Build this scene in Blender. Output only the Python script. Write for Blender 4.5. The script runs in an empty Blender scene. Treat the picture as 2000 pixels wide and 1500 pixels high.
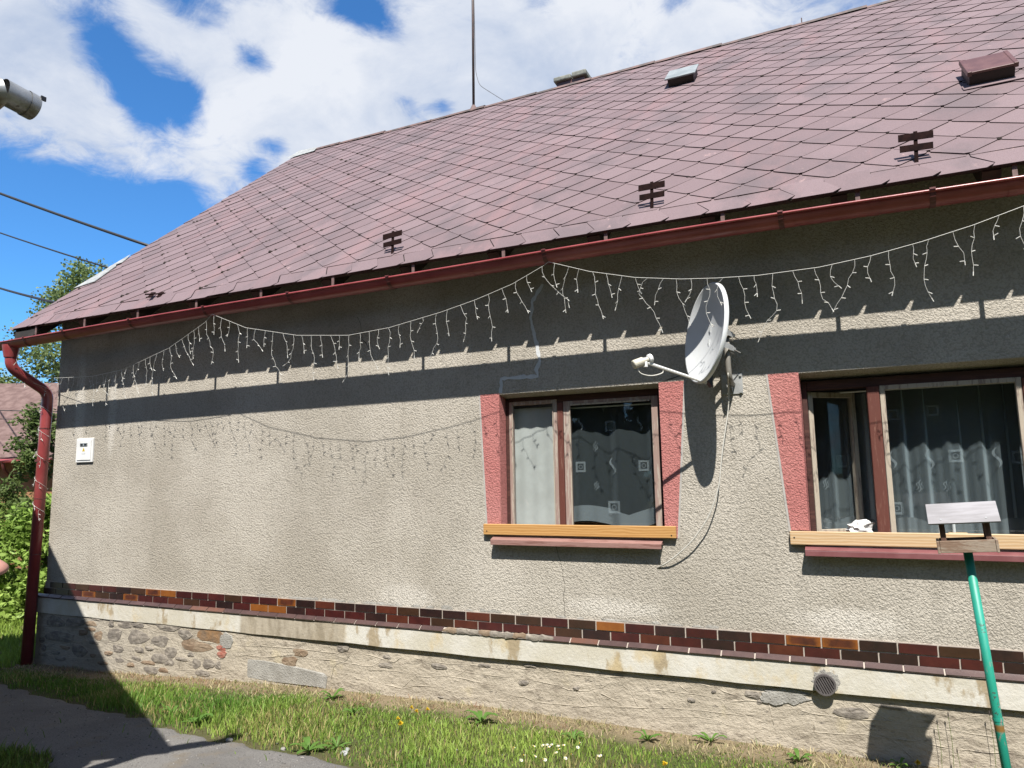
import bpy, bmesh, math, random
import numpy as np
from mathutils import Vector, Matrix

random.seed(11)
rng = np.random.default_rng(11)
scene = bpy.context.scene
COL = scene.collection
R = math.radians

# ------------------------------------------------------------------ camera
CAM_YAW, CAM_PITCH, CAM_ROLL = 0.4366, 0.1275, -0.018
CAM_LOC = Vector((0.0, -5.9672, 1.7304))
fwd = Vector((-math.sin(CAM_YAW) * math.cos(CAM_PITCH), math.cos(CAM_YAW) * math.cos(CAM_PITCH), math.sin(CAM_PITCH)))
rt0 = Vector((math.cos(CAM_YAW), math.sin(CAM_YAW), 0))
up0 = rt0.cross(fwd)
rt = rt0 * math.cos(CAM_ROLL) + up0 * math.sin(CAM_ROLL)
up = up0 * math.cos(CAM_ROLL) - rt0 * math.sin(CAM_ROLL)
cd = bpy.data.cameras.new("camera")
cd.sensor_width = 36.0
cd.lens = 1400.0 / 2000.0 * 36.0
cd.clip_start = 0.05
cd.clip_end = 2000
cam = bpy.data.objects.new("camera", cd)
COL.objects.link(cam)
cam.matrix_world = Matrix(((rt.x, up.x, -fwd.x, CAM_LOC.x), (rt.y, up.y, -fwd.y, CAM_LOC.y), (rt.z, up.z, -fwd.z, CAM_LOC.z), (0, 0, 0, 1)))
scene.camera = cam

# ------------------------------------------------------------------ exposure
vs = scene.view_settings
vs.view_transform = 'Standard'
vs.look = 'None'
vs.gamma = 1.0
vs.use_curve_mapping = False
vs.exposure = 1.22

# ------------------------------------------------------------------ sun
SUN_TO = Vector((0.40, -1.0, 1.62)).normalized()
sl = bpy.data.lights.new("sun", 'SUN')
sl.energy = 5.0
sl.angle = R(0.5)
sl.color = (1.0, 0.955, 0.88)
sun = bpy.data.objects.new("sun", sl)
COL.objects.link(sun)
sun.rotation_euler = (-SUN_TO).to_track_quat('-Z', 'Y').to_euler()
sun.location = (6, -14, 22)

# ------------------------------------------------------------------ world: clear sky with broken cloud
world = bpy.data.worlds.new("World")
scene.world = world
world.use_nodes = True
wn = world.node_tree.nodes
wl = world.node_tree.links
wn.clear()
def WN(t, **kw):
    n = wn.new(t)
    for k, v in kw.items():
        setattr(n, k, v)
    return n
def wmath(op, a, b=None, clamp=False):
    n = WN('ShaderNodeMath', operation=op, use_clamp=clamp)
    for i, v in enumerate((a, b)):
        if v is None:
            continue
        if isinstance(v, (int, float)):
            n.inputs[i].default_value = v
        else:
            wl.new(v, n.inputs[i])
    return n.outputs[0]
sky = WN('ShaderNodeTexSky', sky_type='NISHITA')
sky.sun_disc = False
sky.sun_elevation = math.asin(SUN_TO.z)
sky.sun_rotation = math.atan2(SUN_TO.x, SUN_TO.y)
sky.altitude = 500
sky.air_density = 1.0
sky.dust_density = 0.3
sky.ozone_density = 1.6
tc = WN('ShaderNodeTexCoord')
nrm = WN('ShaderNodeVectorMath', operation='NORMALIZE')
wl.new(tc.outputs['Generated'], nrm.inputs[0])
DIR = nrm.outputs[0]
sep = WN('ShaderNodeSeparateXYZ')
wl.new(DIR, sep.inputs[0])
zz = wmath('ADD', wmath('MAXIMUM', sep.outputs['Z'], 0.0), 0.22)
comb = WN('ShaderNodeCombineXYZ')
wl.new(wmath('DIVIDE', sep.outputs['X'], zz), comb.inputs[0])
wl.new(wmath('DIVIDE', sep.outputs['Y'], zz), comb.inputs[1])
def wnoise(scale, detail, rough, off, vec=None, dist=0.0):
    m = WN('ShaderNodeVectorMath', operation='ADD')
    wl.new(vec if vec is not None else comb.outputs[0], m.inputs[0])
    m.inputs[1].default_value = off
    n = WN('ShaderNodeTexNoise')
    n.inputs['Scale'].default_value = scale
    n.inputs['Detail'].default_value = detail
    n.inputs['Roughness'].default_value = rough
    n.inputs['Distortion'].default_value = dist
    wl.new(m.outputs[0], n.inputs['Vector'])
    return n.outputs['Fac']
big = wnoise(1.5, 3, 0.5, (3.1, 7.7, 0.4))
fine = wnoise(4.2, 10, 0.62, (1.3, 2.2, 5.0), dist=0.6)
wisp = wnoise(11.0, 10, 0.68, (6.3, 0.2, 2.0), dist=0.9)
val = wmath('ADD', wmath('MULTIPLY', big, 0.35), wmath('ADD', wmath('MULTIPLY', fine, 0.62), wmath('MULTIPLY', wisp, 0.40)))
val = wmath('SUBTRACT', val, 0.065)
# cloud banks and blue gaps, as directions in the sky (world space): (direction, width, weight)
def pix_dir(x, y):
    v = fwd + rt * ((x - 1000) / 1400.0) + up * ((750 - y) / 1400.0)
    return v.normalized()
BLOBS = [(60, 200, 0.085, 0.13), (150, 270, 0.07, 0.15), (40, 60, 0.07, 0.12), (120, 130, 0.05, 0.10), (260, 310, 0.045, 0.15), (340, 335, 0.035, 0.12), (420, 360, 0.04, 0.10),
         (270, 40, 0.035, 0.12), (330, 75, 0.035, 0.14), (400, 120, 0.035, 0.12), (450, 190, 0.04, 0.14), (480, 60, 0.05, 0.12),
         (560, 200, 0.06, 0.16), (640, 170, 0.07, 0.15), (560, 60, 0.06, 0.12), (760, 140, 0.08, 0.14), (900, 110, 0.12, 0.15), (1150, 60, 0.14, 0.15), (1450, -20, 0.16, 0.14), (700, 250, 0.05, 0.12), (620, 290, 0.03, 0.10),
         (250, 440, 0.030, 0.17), (235, 415, 0.02, 0.10), (165, 495, 0.02, 0.12), (150, 130, 0.02, -0.04),
         (190, 60, 0.030, -0.20), (225, 115, 0.030, -0.22), (255, 170, 0.030, -0.24), (300, 205, 0.030, -0.24), (355, 195, 0.026, -0.22), (380, 165, 0.022, -0.14), (330, 130, 0.02, -0.10), (370, 10, 0.035, -0.20),
         (60, 420, 0.075, -0.24), (180, 400, 0.06, -0.22), (300, 400, 0.045, -0.20), (60, 560, 0.10, -0.26), (200, 500, 0.06, -0.2), (-60, 470, 0.10, -0.2), (370, 390, 0.03, -0.12),
         (478, 108, 0.018, -0.22), (502, 125, 0.018, -0.20), (530, 132, 0.016, -0.20), (552, 282, 0.016, -0.24), (530, 290, 0.014, -0.18), (505, 268, 0.014, -0.14), (500, 335, 0.016, -0.12), (500, 330, 0.018, -0.10), (680, 12, 0.030, -0.24), (715, 28, 0.024, -0.22), (750, 45, 0.022, -0.22), (785, 62, 0.020, -0.16), (775, 192, 0.018, -0.18), (800, 200, 0.014, -0.14), (866, 212, 0.014, -0.20), (1320, 4, 0.020, -0.22), (1060, -10, 0.03, -0.10)]
for (px, py, sg, wt) in BLOBS:
    d = pix_dir(px, py)
    dn = WN('ShaderNodeVectorMath', operation='DISTANCE')
    wl.new(DIR, dn.inputs[0])
    dn.inputs[1].default_value = d
    q = wmath('DIVIDE', dn.outputs['Value'], sg)
    g = wmath('EXPONENT', wmath('MULTIPLY', wmath('MULTIPLY', q, q), -1.0))
    val = wmath('ADD', val, wmath('MULTIPLY', g, wt * 0.80))
mask = WN('ShaderNodeMapRange', interpolation_type='SMOOTHSTEP')
mask.inputs['From Min'].default_value = 0.49
mask.inputs['From Max'].default_value = 0.78
wl.new(val, mask.inputs['Value'])
shade = WN('ShaderNodeValToRGB')
shade.color_ramp.elements[0].position = 0.40
shade.color_ramp.elements[0].color = (3.3, 3.85, 4.9, 1)
shade.color_ramp.elements[1].position = 0.64
shade.color_ramp.elements[1].color = (5.4, 5.6, 6.0, 1)
wl.new(wmath('ADD', wmath('MULTIPLY', wnoise(3.4, 8, 0.6, (8.0, 3.0, 1.0), dist=0.4), 0.75), wmath('MULTIPLY', val, 0.22)), shade.inputs[0])
mix = WN('ShaderNodeMix', data_type='RGBA')
wl.new(wmath('MULTIPLY', mask.outputs[0], 0.97), mix.inputs['Factor'])
deep = WN('ShaderNodeMix', data_type='RGBA', blend_type='MULTIPLY')
deep.inputs['Factor'].default_value = 1.0
wl.new(sky.outputs[0], deep.inputs['A'])
deep.inputs['B'].default_value = (0.43, 0.90, 1.30, 1)      # the deep blue of this clear air
wl.new(deep.outputs['Result'], mix.inputs['A'])
wl.new(shade.outputs[0], mix.inputs['B'])
bg = WN('ShaderNodeBackground')
bg.inputs['Strength'].default_value = 0.068
wl.new(mix.outputs['Result'], bg.inputs['Color'])
wo = WN('ShaderNodeOutputWorld')
wl.new(bg.outputs[0], wo.inputs['Surface'])

# ------------------------------------------------------------------ mesh helpers
class MB:
    """collects faces; build() links them as one mesh object"""
    def __init__(s):
        s.v = []; s.f = []; s.m = []
    def add(s, vs_, fs, mi=0):
        b = len(s.v)
        s.v.extend([tuple(p) for p in vs_])
        for f in fs:
            s.f.append(tuple(b + i for i in f)); s.m.append(mi)
        return s
    def box(s, x0, x1, y0, y1, z0, z1, mi=0, M=None):
        P = [(x0, y0, z0), (x1, y0, z0), (x1, y1, z0), (x0, y1, z0), (x0, y0, z1), (x1, y0, z1), (x1, y1, z1), (x0, y1, z1)]
        if M is not None:
            P = [tuple(M @ Vector(p)) for p in P]
        return s.add(P, [(0, 3, 2, 1), (4, 5, 6, 7), (0, 1, 5, 4), (1, 2, 6, 5), (2, 3, 7, 6), (3, 0, 4, 7)], mi)
    def quad(s, a, b, c, d, mi=0):
        return s.add([a, b, c, d], [(0, 1, 2, 3)], mi)
    def tube(s, pts, rad, n=8, mi=0, cap=True):
        pts = [Vector(p) for p in pts]
        rad = list(rad) if hasattr(rad, '__len__') else [rad] * len(pts)
        ref = None
        rings = []
        for i, p in enumerate(pts):
            if i == 0: t = pts[1] - p
            elif i == len(pts) - 1: t = p - pts[i - 1]
            else: t = (pts[i + 1] - p).normalized() + (p - pts[i - 1]).normalized()
            if t.length < 1e-9: t = Vector((0, 0, 1))
            t.normalize()
            if ref is None:
                ref = t.orthogonal().normalized()
            else:
                ref = (ref - t * ref.dot(t))
                if ref.length < 1e-6: ref = t.orthogonal()
                ref.normalize()
            bi = t.cross(ref)
            k = 1.0
            if 0 < i < len(pts) - 1:
                c = (pts[i + 1] - p).normalized().dot((p - pts[i - 1]).normalized())
                k = 1.0
            rings.append([p + (ref * math.cos(2 * math.pi * j / n) + bi * math.sin(2 * math.pi * j / n)) * rad[i] * k for j in range(n)])
        V = [q for r_ in rings for q in r_]
        F = []
        for i in range(len(pts) - 1):
            for j in range(n):
                a = i * n + j; b = i * n + (j + 1) % n
                F.append((a, b, b + n, a + n))
        if cap:
            F.append(tuple(reversed(range(n))))
            F.append(tuple(range((len(pts) - 1) * n, len(pts) * n)))
        return s.add(V, F, mi)
    def mesh(s, name, mats, smooth=False):
        me = bpy.data.meshes.new(name)
        me.from_pydata(s.v, [], s.f)
        for m in (mats if isinstance(mats, (list, tuple)) else [mats]):
            me.materials.append(m)
        if any(s.m):
            me.polygons.foreach_set('material_index', s.m)
        if smooth:
            me.polygons.foreach_set('use_smooth', [True] * len(s.f))
        me.update()
        return me
    def build(s, name, mats, parent=None, smooth=False, bevel=0.0, seg=2):
        return link(name, s.mesh(name, mats, smooth), parent, bevel, seg)

def link(name, me, parent=None, bevel=0.0, seg=2):
    o = bpy.data.objects.new(name, me)
    COL.objects.link(o)
    if parent is not None:
        o.parent = parent
    if bevel > 0:
        b = o.modifiers.new('bevel', 'BEVEL')
        b.width = bevel; b.segments = seg; b.limit_method = 'ANGLE'; b.angle_limit = R(40)
    return o

def tag(o, label=None, cat=None, group=None, kind=None):
    if label: o['label'] = label
    if cat: o['category'] = cat
    if group: o['group'] = group
    if kind: o['kind'] = kind
    return o

def thing(name, label, cat, loc=(0, 0, 0), group=None):
    o = bpy.data.objects.new(name, None)
    o.empty_display_size = 0.1
    COL.objects.link(o)
    o.location = loc
    return tag(o, label, cat, group)

def rebase(root, children):
    """children were modelled in world space: keep them there under a moved root"""
    for c in children:
        c.parent = root
        c.matrix_parent_inverse = Matrix.Translation(-Vector(root.location))

def np_mesh(name, V, F, mats, tint=None, smooth=False):
    """V (n,3), F (m,k) equal-sized polygons"""
    me = bpy.data.meshes.new(name)
    n, k = F.shape
    me.vertices.add(len(V)); me.vertices.foreach_set('co', np.asarray(V, np.float32).ravel())
    me.loops.add(n * k); me.loops.foreach_set('vertex_index', np.asarray(F, np.int32).ravel())
    me.polygons.add(n)
    me.polygons.foreach_set('loop_start', np.arange(0, n * k, k, dtype=np.int32))
    me.polygons.foreach_set('loop_total', np.full(n, k, np.int32))
    if smooth:
        me.polygons.foreach_set('use_smooth', np.ones(n, bool))
    me.update(calc_edges=True)
    me.validate()
    if tint is not None:
        a = me.attributes.new('tint', 'FLOAT_COLOR', 'POINT')
        T = np.ones((len(V), 4), np.float32); T[:, :3] = tint
        a.data.foreach_set('color', T.ravel())
    me.materials.append(mats)
    return me

# ------------------------------------------------------------------ material helpers
class NT:
    def __init__(s, name):
        s.m = bpy.data.materials.new(name)
        s.m.use_nodes = True
        s.t = s.m.node_tree
        s.n = s.t.nodes; s.l = s.t.links
        s.n.clear()
        s.out = s.n.new('ShaderNodeOutputMaterial')
        s.b = s.n.new('ShaderNodeBsdfPrincipled')
        s.l.new(s.b.outputs[0], s.out.inputs[0])
        s.geo = s.n.new('ShaderNodeNewGeometry')
        s.tc = s.n.new('ShaderNodeTexCoord')
        s.pos = s.geo.outputs['Position']
        s.obj = s.tc.outputs['Object']
    def N(s, t, **kw):
        n = s.n.new(t)
        for k, v in kw.items(): setattr(n, k, v)
        return n
    def put(s, v, sock):
        if isinstance(v, (int, float)): sock.default_value = v
        elif isinstance(v, (tuple, list)):
            sock.default_value = tuple(v) + ((1.0,) if len(v) == 3 and len(sock.default_value) == 4 else ())
        else: s.l.new(v, sock)
    def math(s, op, a, b=None, clamp=False):
        n = s.N('ShaderNodeMath', operation=op, use_clamp=clamp)
        s.put(a, n.inputs[0])
        if b is not None: s.put(b, n.inputs[1])
        return n.outputs[0]
    def noise(s, scale, detail=4, rough=0.55, vec=None, stretch=None, dist=0.0, off=None):
        v = vec if vec is not None else s.pos
        if stretch or off:
            mp = s.N('ShaderNodeMapping')
            if stretch: mp.inputs['Scale'].default_value = stretch
            if off: mp.inputs['Location'].default_value = off
            s.l.new(v, mp.inputs['Vector']); v = mp.outputs[0]
        n = s.N('ShaderNodeTexNoise')
        n.inputs['Scale'].default_value = scale; n.inputs['Detail'].default_value = detail
        n.inputs['Roughness'].default_value = rough; n.inputs['Distortion'].default_value = dist
        s.l.new(v, n.inputs['Vector'])
        return n.outputs['Fac']
    def vor(s, scale, vec=None, feature='F1', out='Distance', rnd=1.0):
        n = s.N('ShaderNodeTexVoronoi', feature=feature)
        n.inputs['Scale'].default_value = scale; n.inputs['Randomness'].default_value = rnd
        s.l.new(vec if vec is not None else s.pos, n.inputs['Vector'])
        return n.outputs[out]
    def rng(s, v, a, b, c=0.0, d=1.0, smooth=True):
        n = s.N('ShaderNodeMapRange', interpolation_type='SMOOTHSTEP' if smooth else 'LINEAR')
        s.put(v, n.inputs['Value'])
        n.inputs['From Min'].default_value = a; n.inputs['From Max'].default_value = b
        n.inputs['To Min'].default_value = c; n.inputs['To Max'].default_value = d
        return n.outputs[0]
    def mix(s, f, a, b, blend='MIX'):
        n = s.N('ShaderNodeMix', data_type='RGBA', blend_type=blend)
        s.put(f, n.inputs['Factor']); s.put(a, n.inputs['A']); s.put(b, n.inputs['B'])
        return n.outputs['Result']
    def bump(s, h, strength=0.5, dist=0.01, prev=None):
        n = s.N('ShaderNodeBump')
        n.inputs['Strength'].default_value = strength; n.inputs['Distance'].default_value = dist
        s.l.new(h, n.inputs['Height'])
        if prev is not None: s.l.new(prev, n.inputs['Normal'])
        return n.outputs[0]
    def sepxyz(s, v=None):
        n = s.N('ShaderNodeSeparateXYZ'); s.l.new(v if v is not None else s.pos, n.inputs[0]); return n.outputs
    def done(s, col, rough=0.7, normal=None, spec=0.5, metal=0.0, k=0.6):
        k3 = k if isinstance(k, tuple) else (k, k, k)
        if isinstance(col, (tuple, list)): col = tuple(c * q for c, q in zip(col[:3], k3))
        else: col = s.mix(1.0, col, k3, 'MULTIPLY')
        s.put(col, s.b.inputs['Base Color']); s.put(rough, s.b.inputs['Roughness'])
        s.b.inputs['Specular IOR Level'].default_value = spec
        s.b.inputs['Metallic'].default_value = metal
        if normal is not None: s.l.new(normal, s.b.inputs['Normal'])
        return s.m

def simple(name, c1, c2=None, scale=8.0, rough=0.6, bump=0.0, bscale=40.0, metal=0.0, spec=0.5, stretch=None, dist=0.004, lo=0.35, hi=0.65, local=True, detail=5, k=0.6):
    t = NT(name)
    v = t.obj if local else t.pos
    col = c1
    if c2 is not None:
        col = t.mix(t.rng(t.noise(scale, detail, 0.6, vec=v, stretch=stretch), lo, hi), c1, c2)
    nm = None
    if bump > 0:
        nm = t.bump(t.noise(bscale, 5, 0.6, vec=v, stretch=stretch), bump, dist)
    return t.done(col, rough, nm, spec, metal, k=k if metal < 0.3 else 0.85)
RIDGES=[[(-9.42,-0.233),(-8.96,-0.213),(-8.61,-0.17),(-8.37,-0.152),(-8.14,-0.134),(-7.92,-0.138),(-7.7,-0.15),(-7.48,-0.147),(-7.27,-0.137),(-7.09,-0.108)],[(-9.4,-0.387),(-9.07,-0.374),(-8.75,-0.377),(-8.47,-0.36),(-8.22,-0.338)],[(-8.22,-0.273),(-7.91,-0.268),(-7.75,-0.304),(-7.53,-0.328),(-7.26,-0.345),(-6.93,-0.343),(-6.66,-0.324),(-6.46,-0.312),(-6.31,-0.325)],[(-8.12,-0.366),(-7.94,-0.408),(-7.72,-0.437)],[(-6.92,-0.15),(-6.66,-0.149),(-6.47,-0.152),(-6.32,-0.166),(-6.15,-0.171)],[(-9.43,-0.062),(-9.16,-0.043),(-8.86,-0.037),(-8.5,-0.027),(-8.29,-0.056)],[(-7.93,0.014),(-7.71,0.029),(-7.5,0.073),(-7.28,0.038),(-6.97,0.054),(-6.83,-0.005),(-6.61,-0.015),(-6.44,-0.015),(-6.23,-0.019)],[(-7.16,0.026),(-7.07,-0.037),(-6.96,-0.112),(-6.92,-0.177),(-6.91,-0.327)],[(-7.43,0.063),(-7.42,-0.092),(-7.38,-0.315)],[(-8.14,-0.149),(-8.04,-0.228)],[(-8.99,-0.23),(-8.86,-0.326),(-8.75,-0.377)],[(-6.1,-0.12),(-5.82,-0.097),(-5.65,-0.095),(-5.47,-0.067),(-5.29,-0.039)],[(-6.21,-0.017),(-5.92,-0.001),(-5.65,0.014),(-5.39,0.01)],[(-5.81,0.014),(-5.63,0.009),(-5.46,0.01),(-5.21,0.018),(-4.96,0.014),(-4.72,0.009),(-4.55,0.018)],[(-5.81,-0.115),(-5.7,-0.106),(-5.56,-0.081),(-5.29,-0.064),(-5.09,-0.066),(-4.8,-0.059),(-4.54,-0.073),(-4.33,-0.077),(-4.21,-0.007)],[(-4.52,0.032),(-4.36,0.027),(-4.18,0.007),(-4.07,-0.012),(-3.98,0.043),(-3.89,0.056),(-3.75,0.034),(-3.61,0.029),(-3.48,0.03),(-3.27,0.037),(-3.14,0.037),(-2.98,0.031),(-2.83,0.056)],[(-4.58,0.13),(-4.33,0.132),(-4.11,0.126),(-3.89,0.114),(-3.68,0.109),(-3.47,0.12),(-3.27,0.143),(-3.08,0.148),(-2.89,0.148)],[(-4.54,-0.211),(-4.33,-0.207),(-4.11,-0.232),(-3.98,-0.247),(-3.84,-0.198),(-3.68,-0.188),(-3.48,-0.207),(-3.28,-0.219),(-3.08,-0.231),(-2.83,-0.246)],[(-4.39,-0.106),(-4.07,-0.094),(-3.89,-0.106),(-3.72,-0.113),(-3.58,-0.088),(-3.41,-0.082),(-3.21,-0.102),(-2.95,-0.114),(-2.83,-0.09)],[(-3.48,-0.021),(-3.27,-0.025),(-3.02,-0.039),(-2.83,-0.031)],[(-3.98,-0.242),(-3.86,-0.126)],[(-3.61,0.172),(-3.54,0.041)],[(-3.85,0.187),(-3.8,0.116)],[(-3.4,-0.081),(-3.26,0.015)],[(-3.18,0.139),(-3.08,0.082),(-2.95,0.055)],[(-4.45,-0.279),(-4.33,-0.308),(-4.18,-0.321),(-4.04,-0.352)],[(-3.42,-0.307),(-3.33,-0.236)],[(-2.83,0.056),(-2.64,0.057),(-2.46,0.068),(-2.34,0.053),(-2.17,0.049),(-2.0,0.06),(-1.8,0.069),(-1.65,0.094),(-1.48,0.095),(-1.31,0.088),(-1.16,0.079),(-1.06,0.06),(-0.97,0.032),(-0.86,0.002),(-0.73,-0.004)],[(-2.83,-0.036),(-2.58,-0.044),(-2.4,-0.058),(-2.29,-0.077),(-2.12,-0.07),(-2.0,-0.027),(-1.89,0.045)],[(-2.83,-0.187),(-2.71,-0.185),(-2.61,-0.211),(-2.41,-0.21),(-2.18,-0.199),(-1.9,-0.173),(-1.68,-0.153),(-1.47,-0.134),(-1.27,-0.12),(-1.07,-0.117),(-0.93,-0.124),(-0.79,-0.135),(-0.7,-0.151)],[(-2.25,-0.074),(-2.2,-0.14),(-2.14,-0.19)],[(-1.87,0.037),(-1.78,-0.025),(-1.73,-0.089),(-1.7,-0.15)],[(-2.05,-0.068),(-1.95,-0.103),(-1.84,-0.141)],[(-1.72,-0.033),(-1.52,-0.002),(-1.36,-0.0),(-1.17,-0.008),(-1.03,-0.022),(-0.91,-0.023),(-0.8,-0.006)],[(-1.38,0.081),(-1.33,0.032),(-1.27,0.004)],[(-1.03,-0.022),(-1.0,-0.085)],[(-2.6,-0.21),(-2.54,-0.119)],[(-1.21,0.093),(-1.13,0.159)],[(-1.81,0.073),(-1.72,0.157)],[(-2.46,0.105),(-2.28,0.111),(-2.15,0.133),(-2.06,0.172)],[(-2.82,0.159),(-2.66,0.135),(-2.54,0.098),(-2.46,0.068)],[(-1.62,-0.245),(-1.53,-0.209),(-1.37,-0.186),(-1.22,-0.168),(-1.08,-0.179),(-0.94,-0.217)],[(-0.18,0.146),(-0.11,0.101),(-0.03,0.052),(0.04,0.0),(0.12,-0.034),(0.2,-0.051),(0.32,-0.057),(0.47,-0.05),(0.62,-0.064),(0.77,-0.07),(0.91,-0.059)],[(-0.5,-0.019),(-0.4,-0.043),(-0.29,-0.053),(-0.17,-0.06),(0.0,-0.049),(0.16,-0.038)],[(-0.07,0.087),(0.05,0.105),(0.21,0.101),(0.33,0.085),(0.45,0.077),(0.56,0.081),(0.71,0.078)],[(0.3,0.068),(0.36,0.012),(0.43,-0.026)],[(0.44,-0.025),(0.52,0.014),(0.63,0.052),(0.74,0.074),(0.92,0.083)],[(-0.69,0.006),(-0.67,-0.083),(-0.66,-0.165)],[(-0.5,-0.172),(-0.34,-0.175),(-0.21,-0.171),(-0.05,-0.15),(0.07,-0.156),(0.23,-0.152),(0.35,-0.158),(0.5,-0.171),(0.69,-0.17),(0.87,-0.153)],[(-0.07,-0.066),(-0.0,-0.123),(0.12,-0.155),(0.19,-0.213),(0.26,-0.28)],[(-0.37,-0.049),(-0.38,-0.175)],[(0.11,0.147),(0.19,0.108)],[(0.82,0.132),(0.88,0.089)],[(0.83,0.027),(0.87,0.0)]]
STONES=[(-9.12,0.029,0.197,0.062,'g'),(-8.74,0.046,0.167,0.06,'g'),(-8.44,0.052,0.105,0.03,'b'),(-8.32,0.116,0.092,0.026,'g'),(-7.83,0.089,0.132,0.047,'g'),(-7.61,0.094,0.107,0.031,'g'),(-7.12,0.106,0.193,0.042,'g'),(-8.01,-0.044,0.122,0.075,'g'),(-7.6,-0.042,0.16,0.085,'g'),(-6.84,0.043,0.109,0.053,'g'),(-6.44,0.059,0.217,0.081,'o'),(-7.23,-0.057,0.148,0.058,'g'),(-6.67,-0.067,0.25,0.061,'b'),(-6.29,-0.057,0.065,0.034,'r'),(-6.28,-0.123,0.071,0.033,'r'),(-9.0,-0.139,0.315,0.061,'g'),(-8.29,-0.078,0.08,0.052,'b'),(-8.62,-0.276,0.153,0.074,'g'),(-7.93,-0.198,0.099,0.043,'g'),(-7.06,-0.168,0.091,0.062,'g'),(-7.24,-0.246,0.123,0.056,'g'),(-7.08,-0.273,0.081,0.048,'g'),(-6.65,-0.249,0.068,0.054,'g'),(-6.47,-0.239,0.086,0.053,'g'),(-6.33,-0.24,0.042,0.047,'g'),(-7.36,-0.389,0.114,0.042,'g'),(-4.68,0.074,0.078,0.043,'g'),(-5.35,-0.12,0.1,0.051,'b'),(-5.21,-0.019,0.1,0.038,'b'),(-4.15,0.028,0.044,0.024,'g'),(-3.58,-0.003,0.095,0.023,'g'),(-3.1,0.047,0.065,0.017,'g'),(-4.17,-0.05,0.088,0.021,'g'),(-3.56,-0.275,0.028,0.009,'g'),(-2.72,-0.063,0.049,0.021,'g'),(-2.23,-0.061,0.029,0.015,'g'),(-1.52,0.121,0.041,0.018,'g'),(-1.27,-0.048,0.035,0.014,'g'),(-0.8,0.041,0.056,0.028,'g'),(-0.75,-0.006,0.023,0.018,'g'),(-1.09,0.033,0.019,0.012,'g'),(-2.65,0.082,0.055,0.013,'g'),(-0.12,-0.011,0.126,0.039,'g'),(0.15,0.056,0.104,0.016,'g')]
# ------------------------------------------------------------------ materials
def mk_plaster(name, c1, c2, spots=True):
    t = NT(name)
    x, y, z = t.sepxyz()
    col = t.mix(t.rng(t.noise(0.9, 5, 0.6), 0.32, 0.68), c1, c2)
    # fine grain of the pebbles in the render
    g = t.vor(75)
    col = t.mix(t.rng(t.noise(60, 4, 0.65), 0.35, 0.75, 0.0, 0.28), col, tuple(v * 0.60 for v in c1))
    col = t.mix(t.rng(t.noise(95, 3, 0.6, off=(3, 1, 2)), 0.55, 0.8, 0.0, 0.5), col, tuple(min(1, v * 1.45) for v in c2))
    if spots:
        # pale limewash patches low on the wall and pale water streaks near the corner
        def blob(cx, cz, sx, sz):
            a = t.math('DIVIDE', t.math('SUBTRACT', x, cx), sx)
            b = t.math('DIVIDE', t.math('SUBTRACT', z, cz), sz)
            d = t.math('ADD', t.math('MULTIPLY', a, a), t.math('MULTIPLY', b, b))
            return t.math('EXPONENT', t.math('MULTIPLY', d, -1.0))
        acc = None
        for q in [(-8.92, 2.75, .11, .75), (-8.3, 2.6, .09, .6), (-3.95, 0.60, .35, .14), (-0.1, 0.62, .42, .12), (-1.9, .62, .5, .09)]:
            v = blob(*q)
            acc = v if acc is None else t.math('MAXIMUM', acc, v)
        pale = t.rng(t.math('MULTIPLY', acc, t.math('ADD', t.noise(14, 4, 0.6), 0.30)), 0.20, 0.66, 0.0, 0.85)
        col = t.mix(pale, col, (0.62, 0.59, 0.54))
        # dirt running down from the eaves
        st = t.noise(3.0, 4, 0.6, stretch=(2.2, 1, 0.22))
        col = t.mix(t.math('MULTIPLY', t.rng(st, 0.52, 0.76), 0.20), col, (0.25, 0.235, 0.205))
    wv = t.N('ShaderNodeVectorMath', operation='ADD')
    nv = t.N('ShaderNodeTexNoise'); nv.inputs['Scale'].default_value = 30; nv.inputs['Detail'].default_value = 3
    t.l.new(t.pos, nv.inputs['Vector'])
    sc_ = t.N('ShaderNodeVectorMath', operation='SCALE'); sc_.inputs['Scale'].default_value = 0.03
    t.l.new(nv.outputs['Color'], sc_.inputs[0]); t.l.new(t.pos, wv.inputs[0]); t.l.new(sc_.outputs[0], wv.inputs[1])
    wp = wv.outputs[0]
    v1 = t.vor(66, vec=wp); v2 = t.vor(140, vec=wp)
    h = t.math('SUBTRACT', t.math('MULTIPLY', t.noise(34, 5, 0.7), 0.9), t.math('ADD', t.math('MULTIPLY', v1, 0.75), t.math('MULTIPLY', v2, 0.40)))
    # pits between the pebbles get a darker colour
    col = t.mix(t.rng(t.math('ADD', v1, t.math('MULTIPLY', t.noise(70, 3, .6), .5)), 0.72, 1.0, 0, 0.34), col, tuple(v * 0.45 for v in c1))
    nm = t.bump(h, 0.9, 0.0074)
    return t.done(col, 0.92, nm, 0.2, k=(0.675, 0.665, 0.65) if spots else 0.58)
M_WALL = mk_plaster('roughcast_plaster', (0.42, 0.388, 0.335), (0.56, 0.525, 0.468))
M_RED = mk_plaster('red_painted_roughcast', (0.55, 0.205, 0.19), (0.63, 0.27, 0.25), spots=False)

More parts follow.
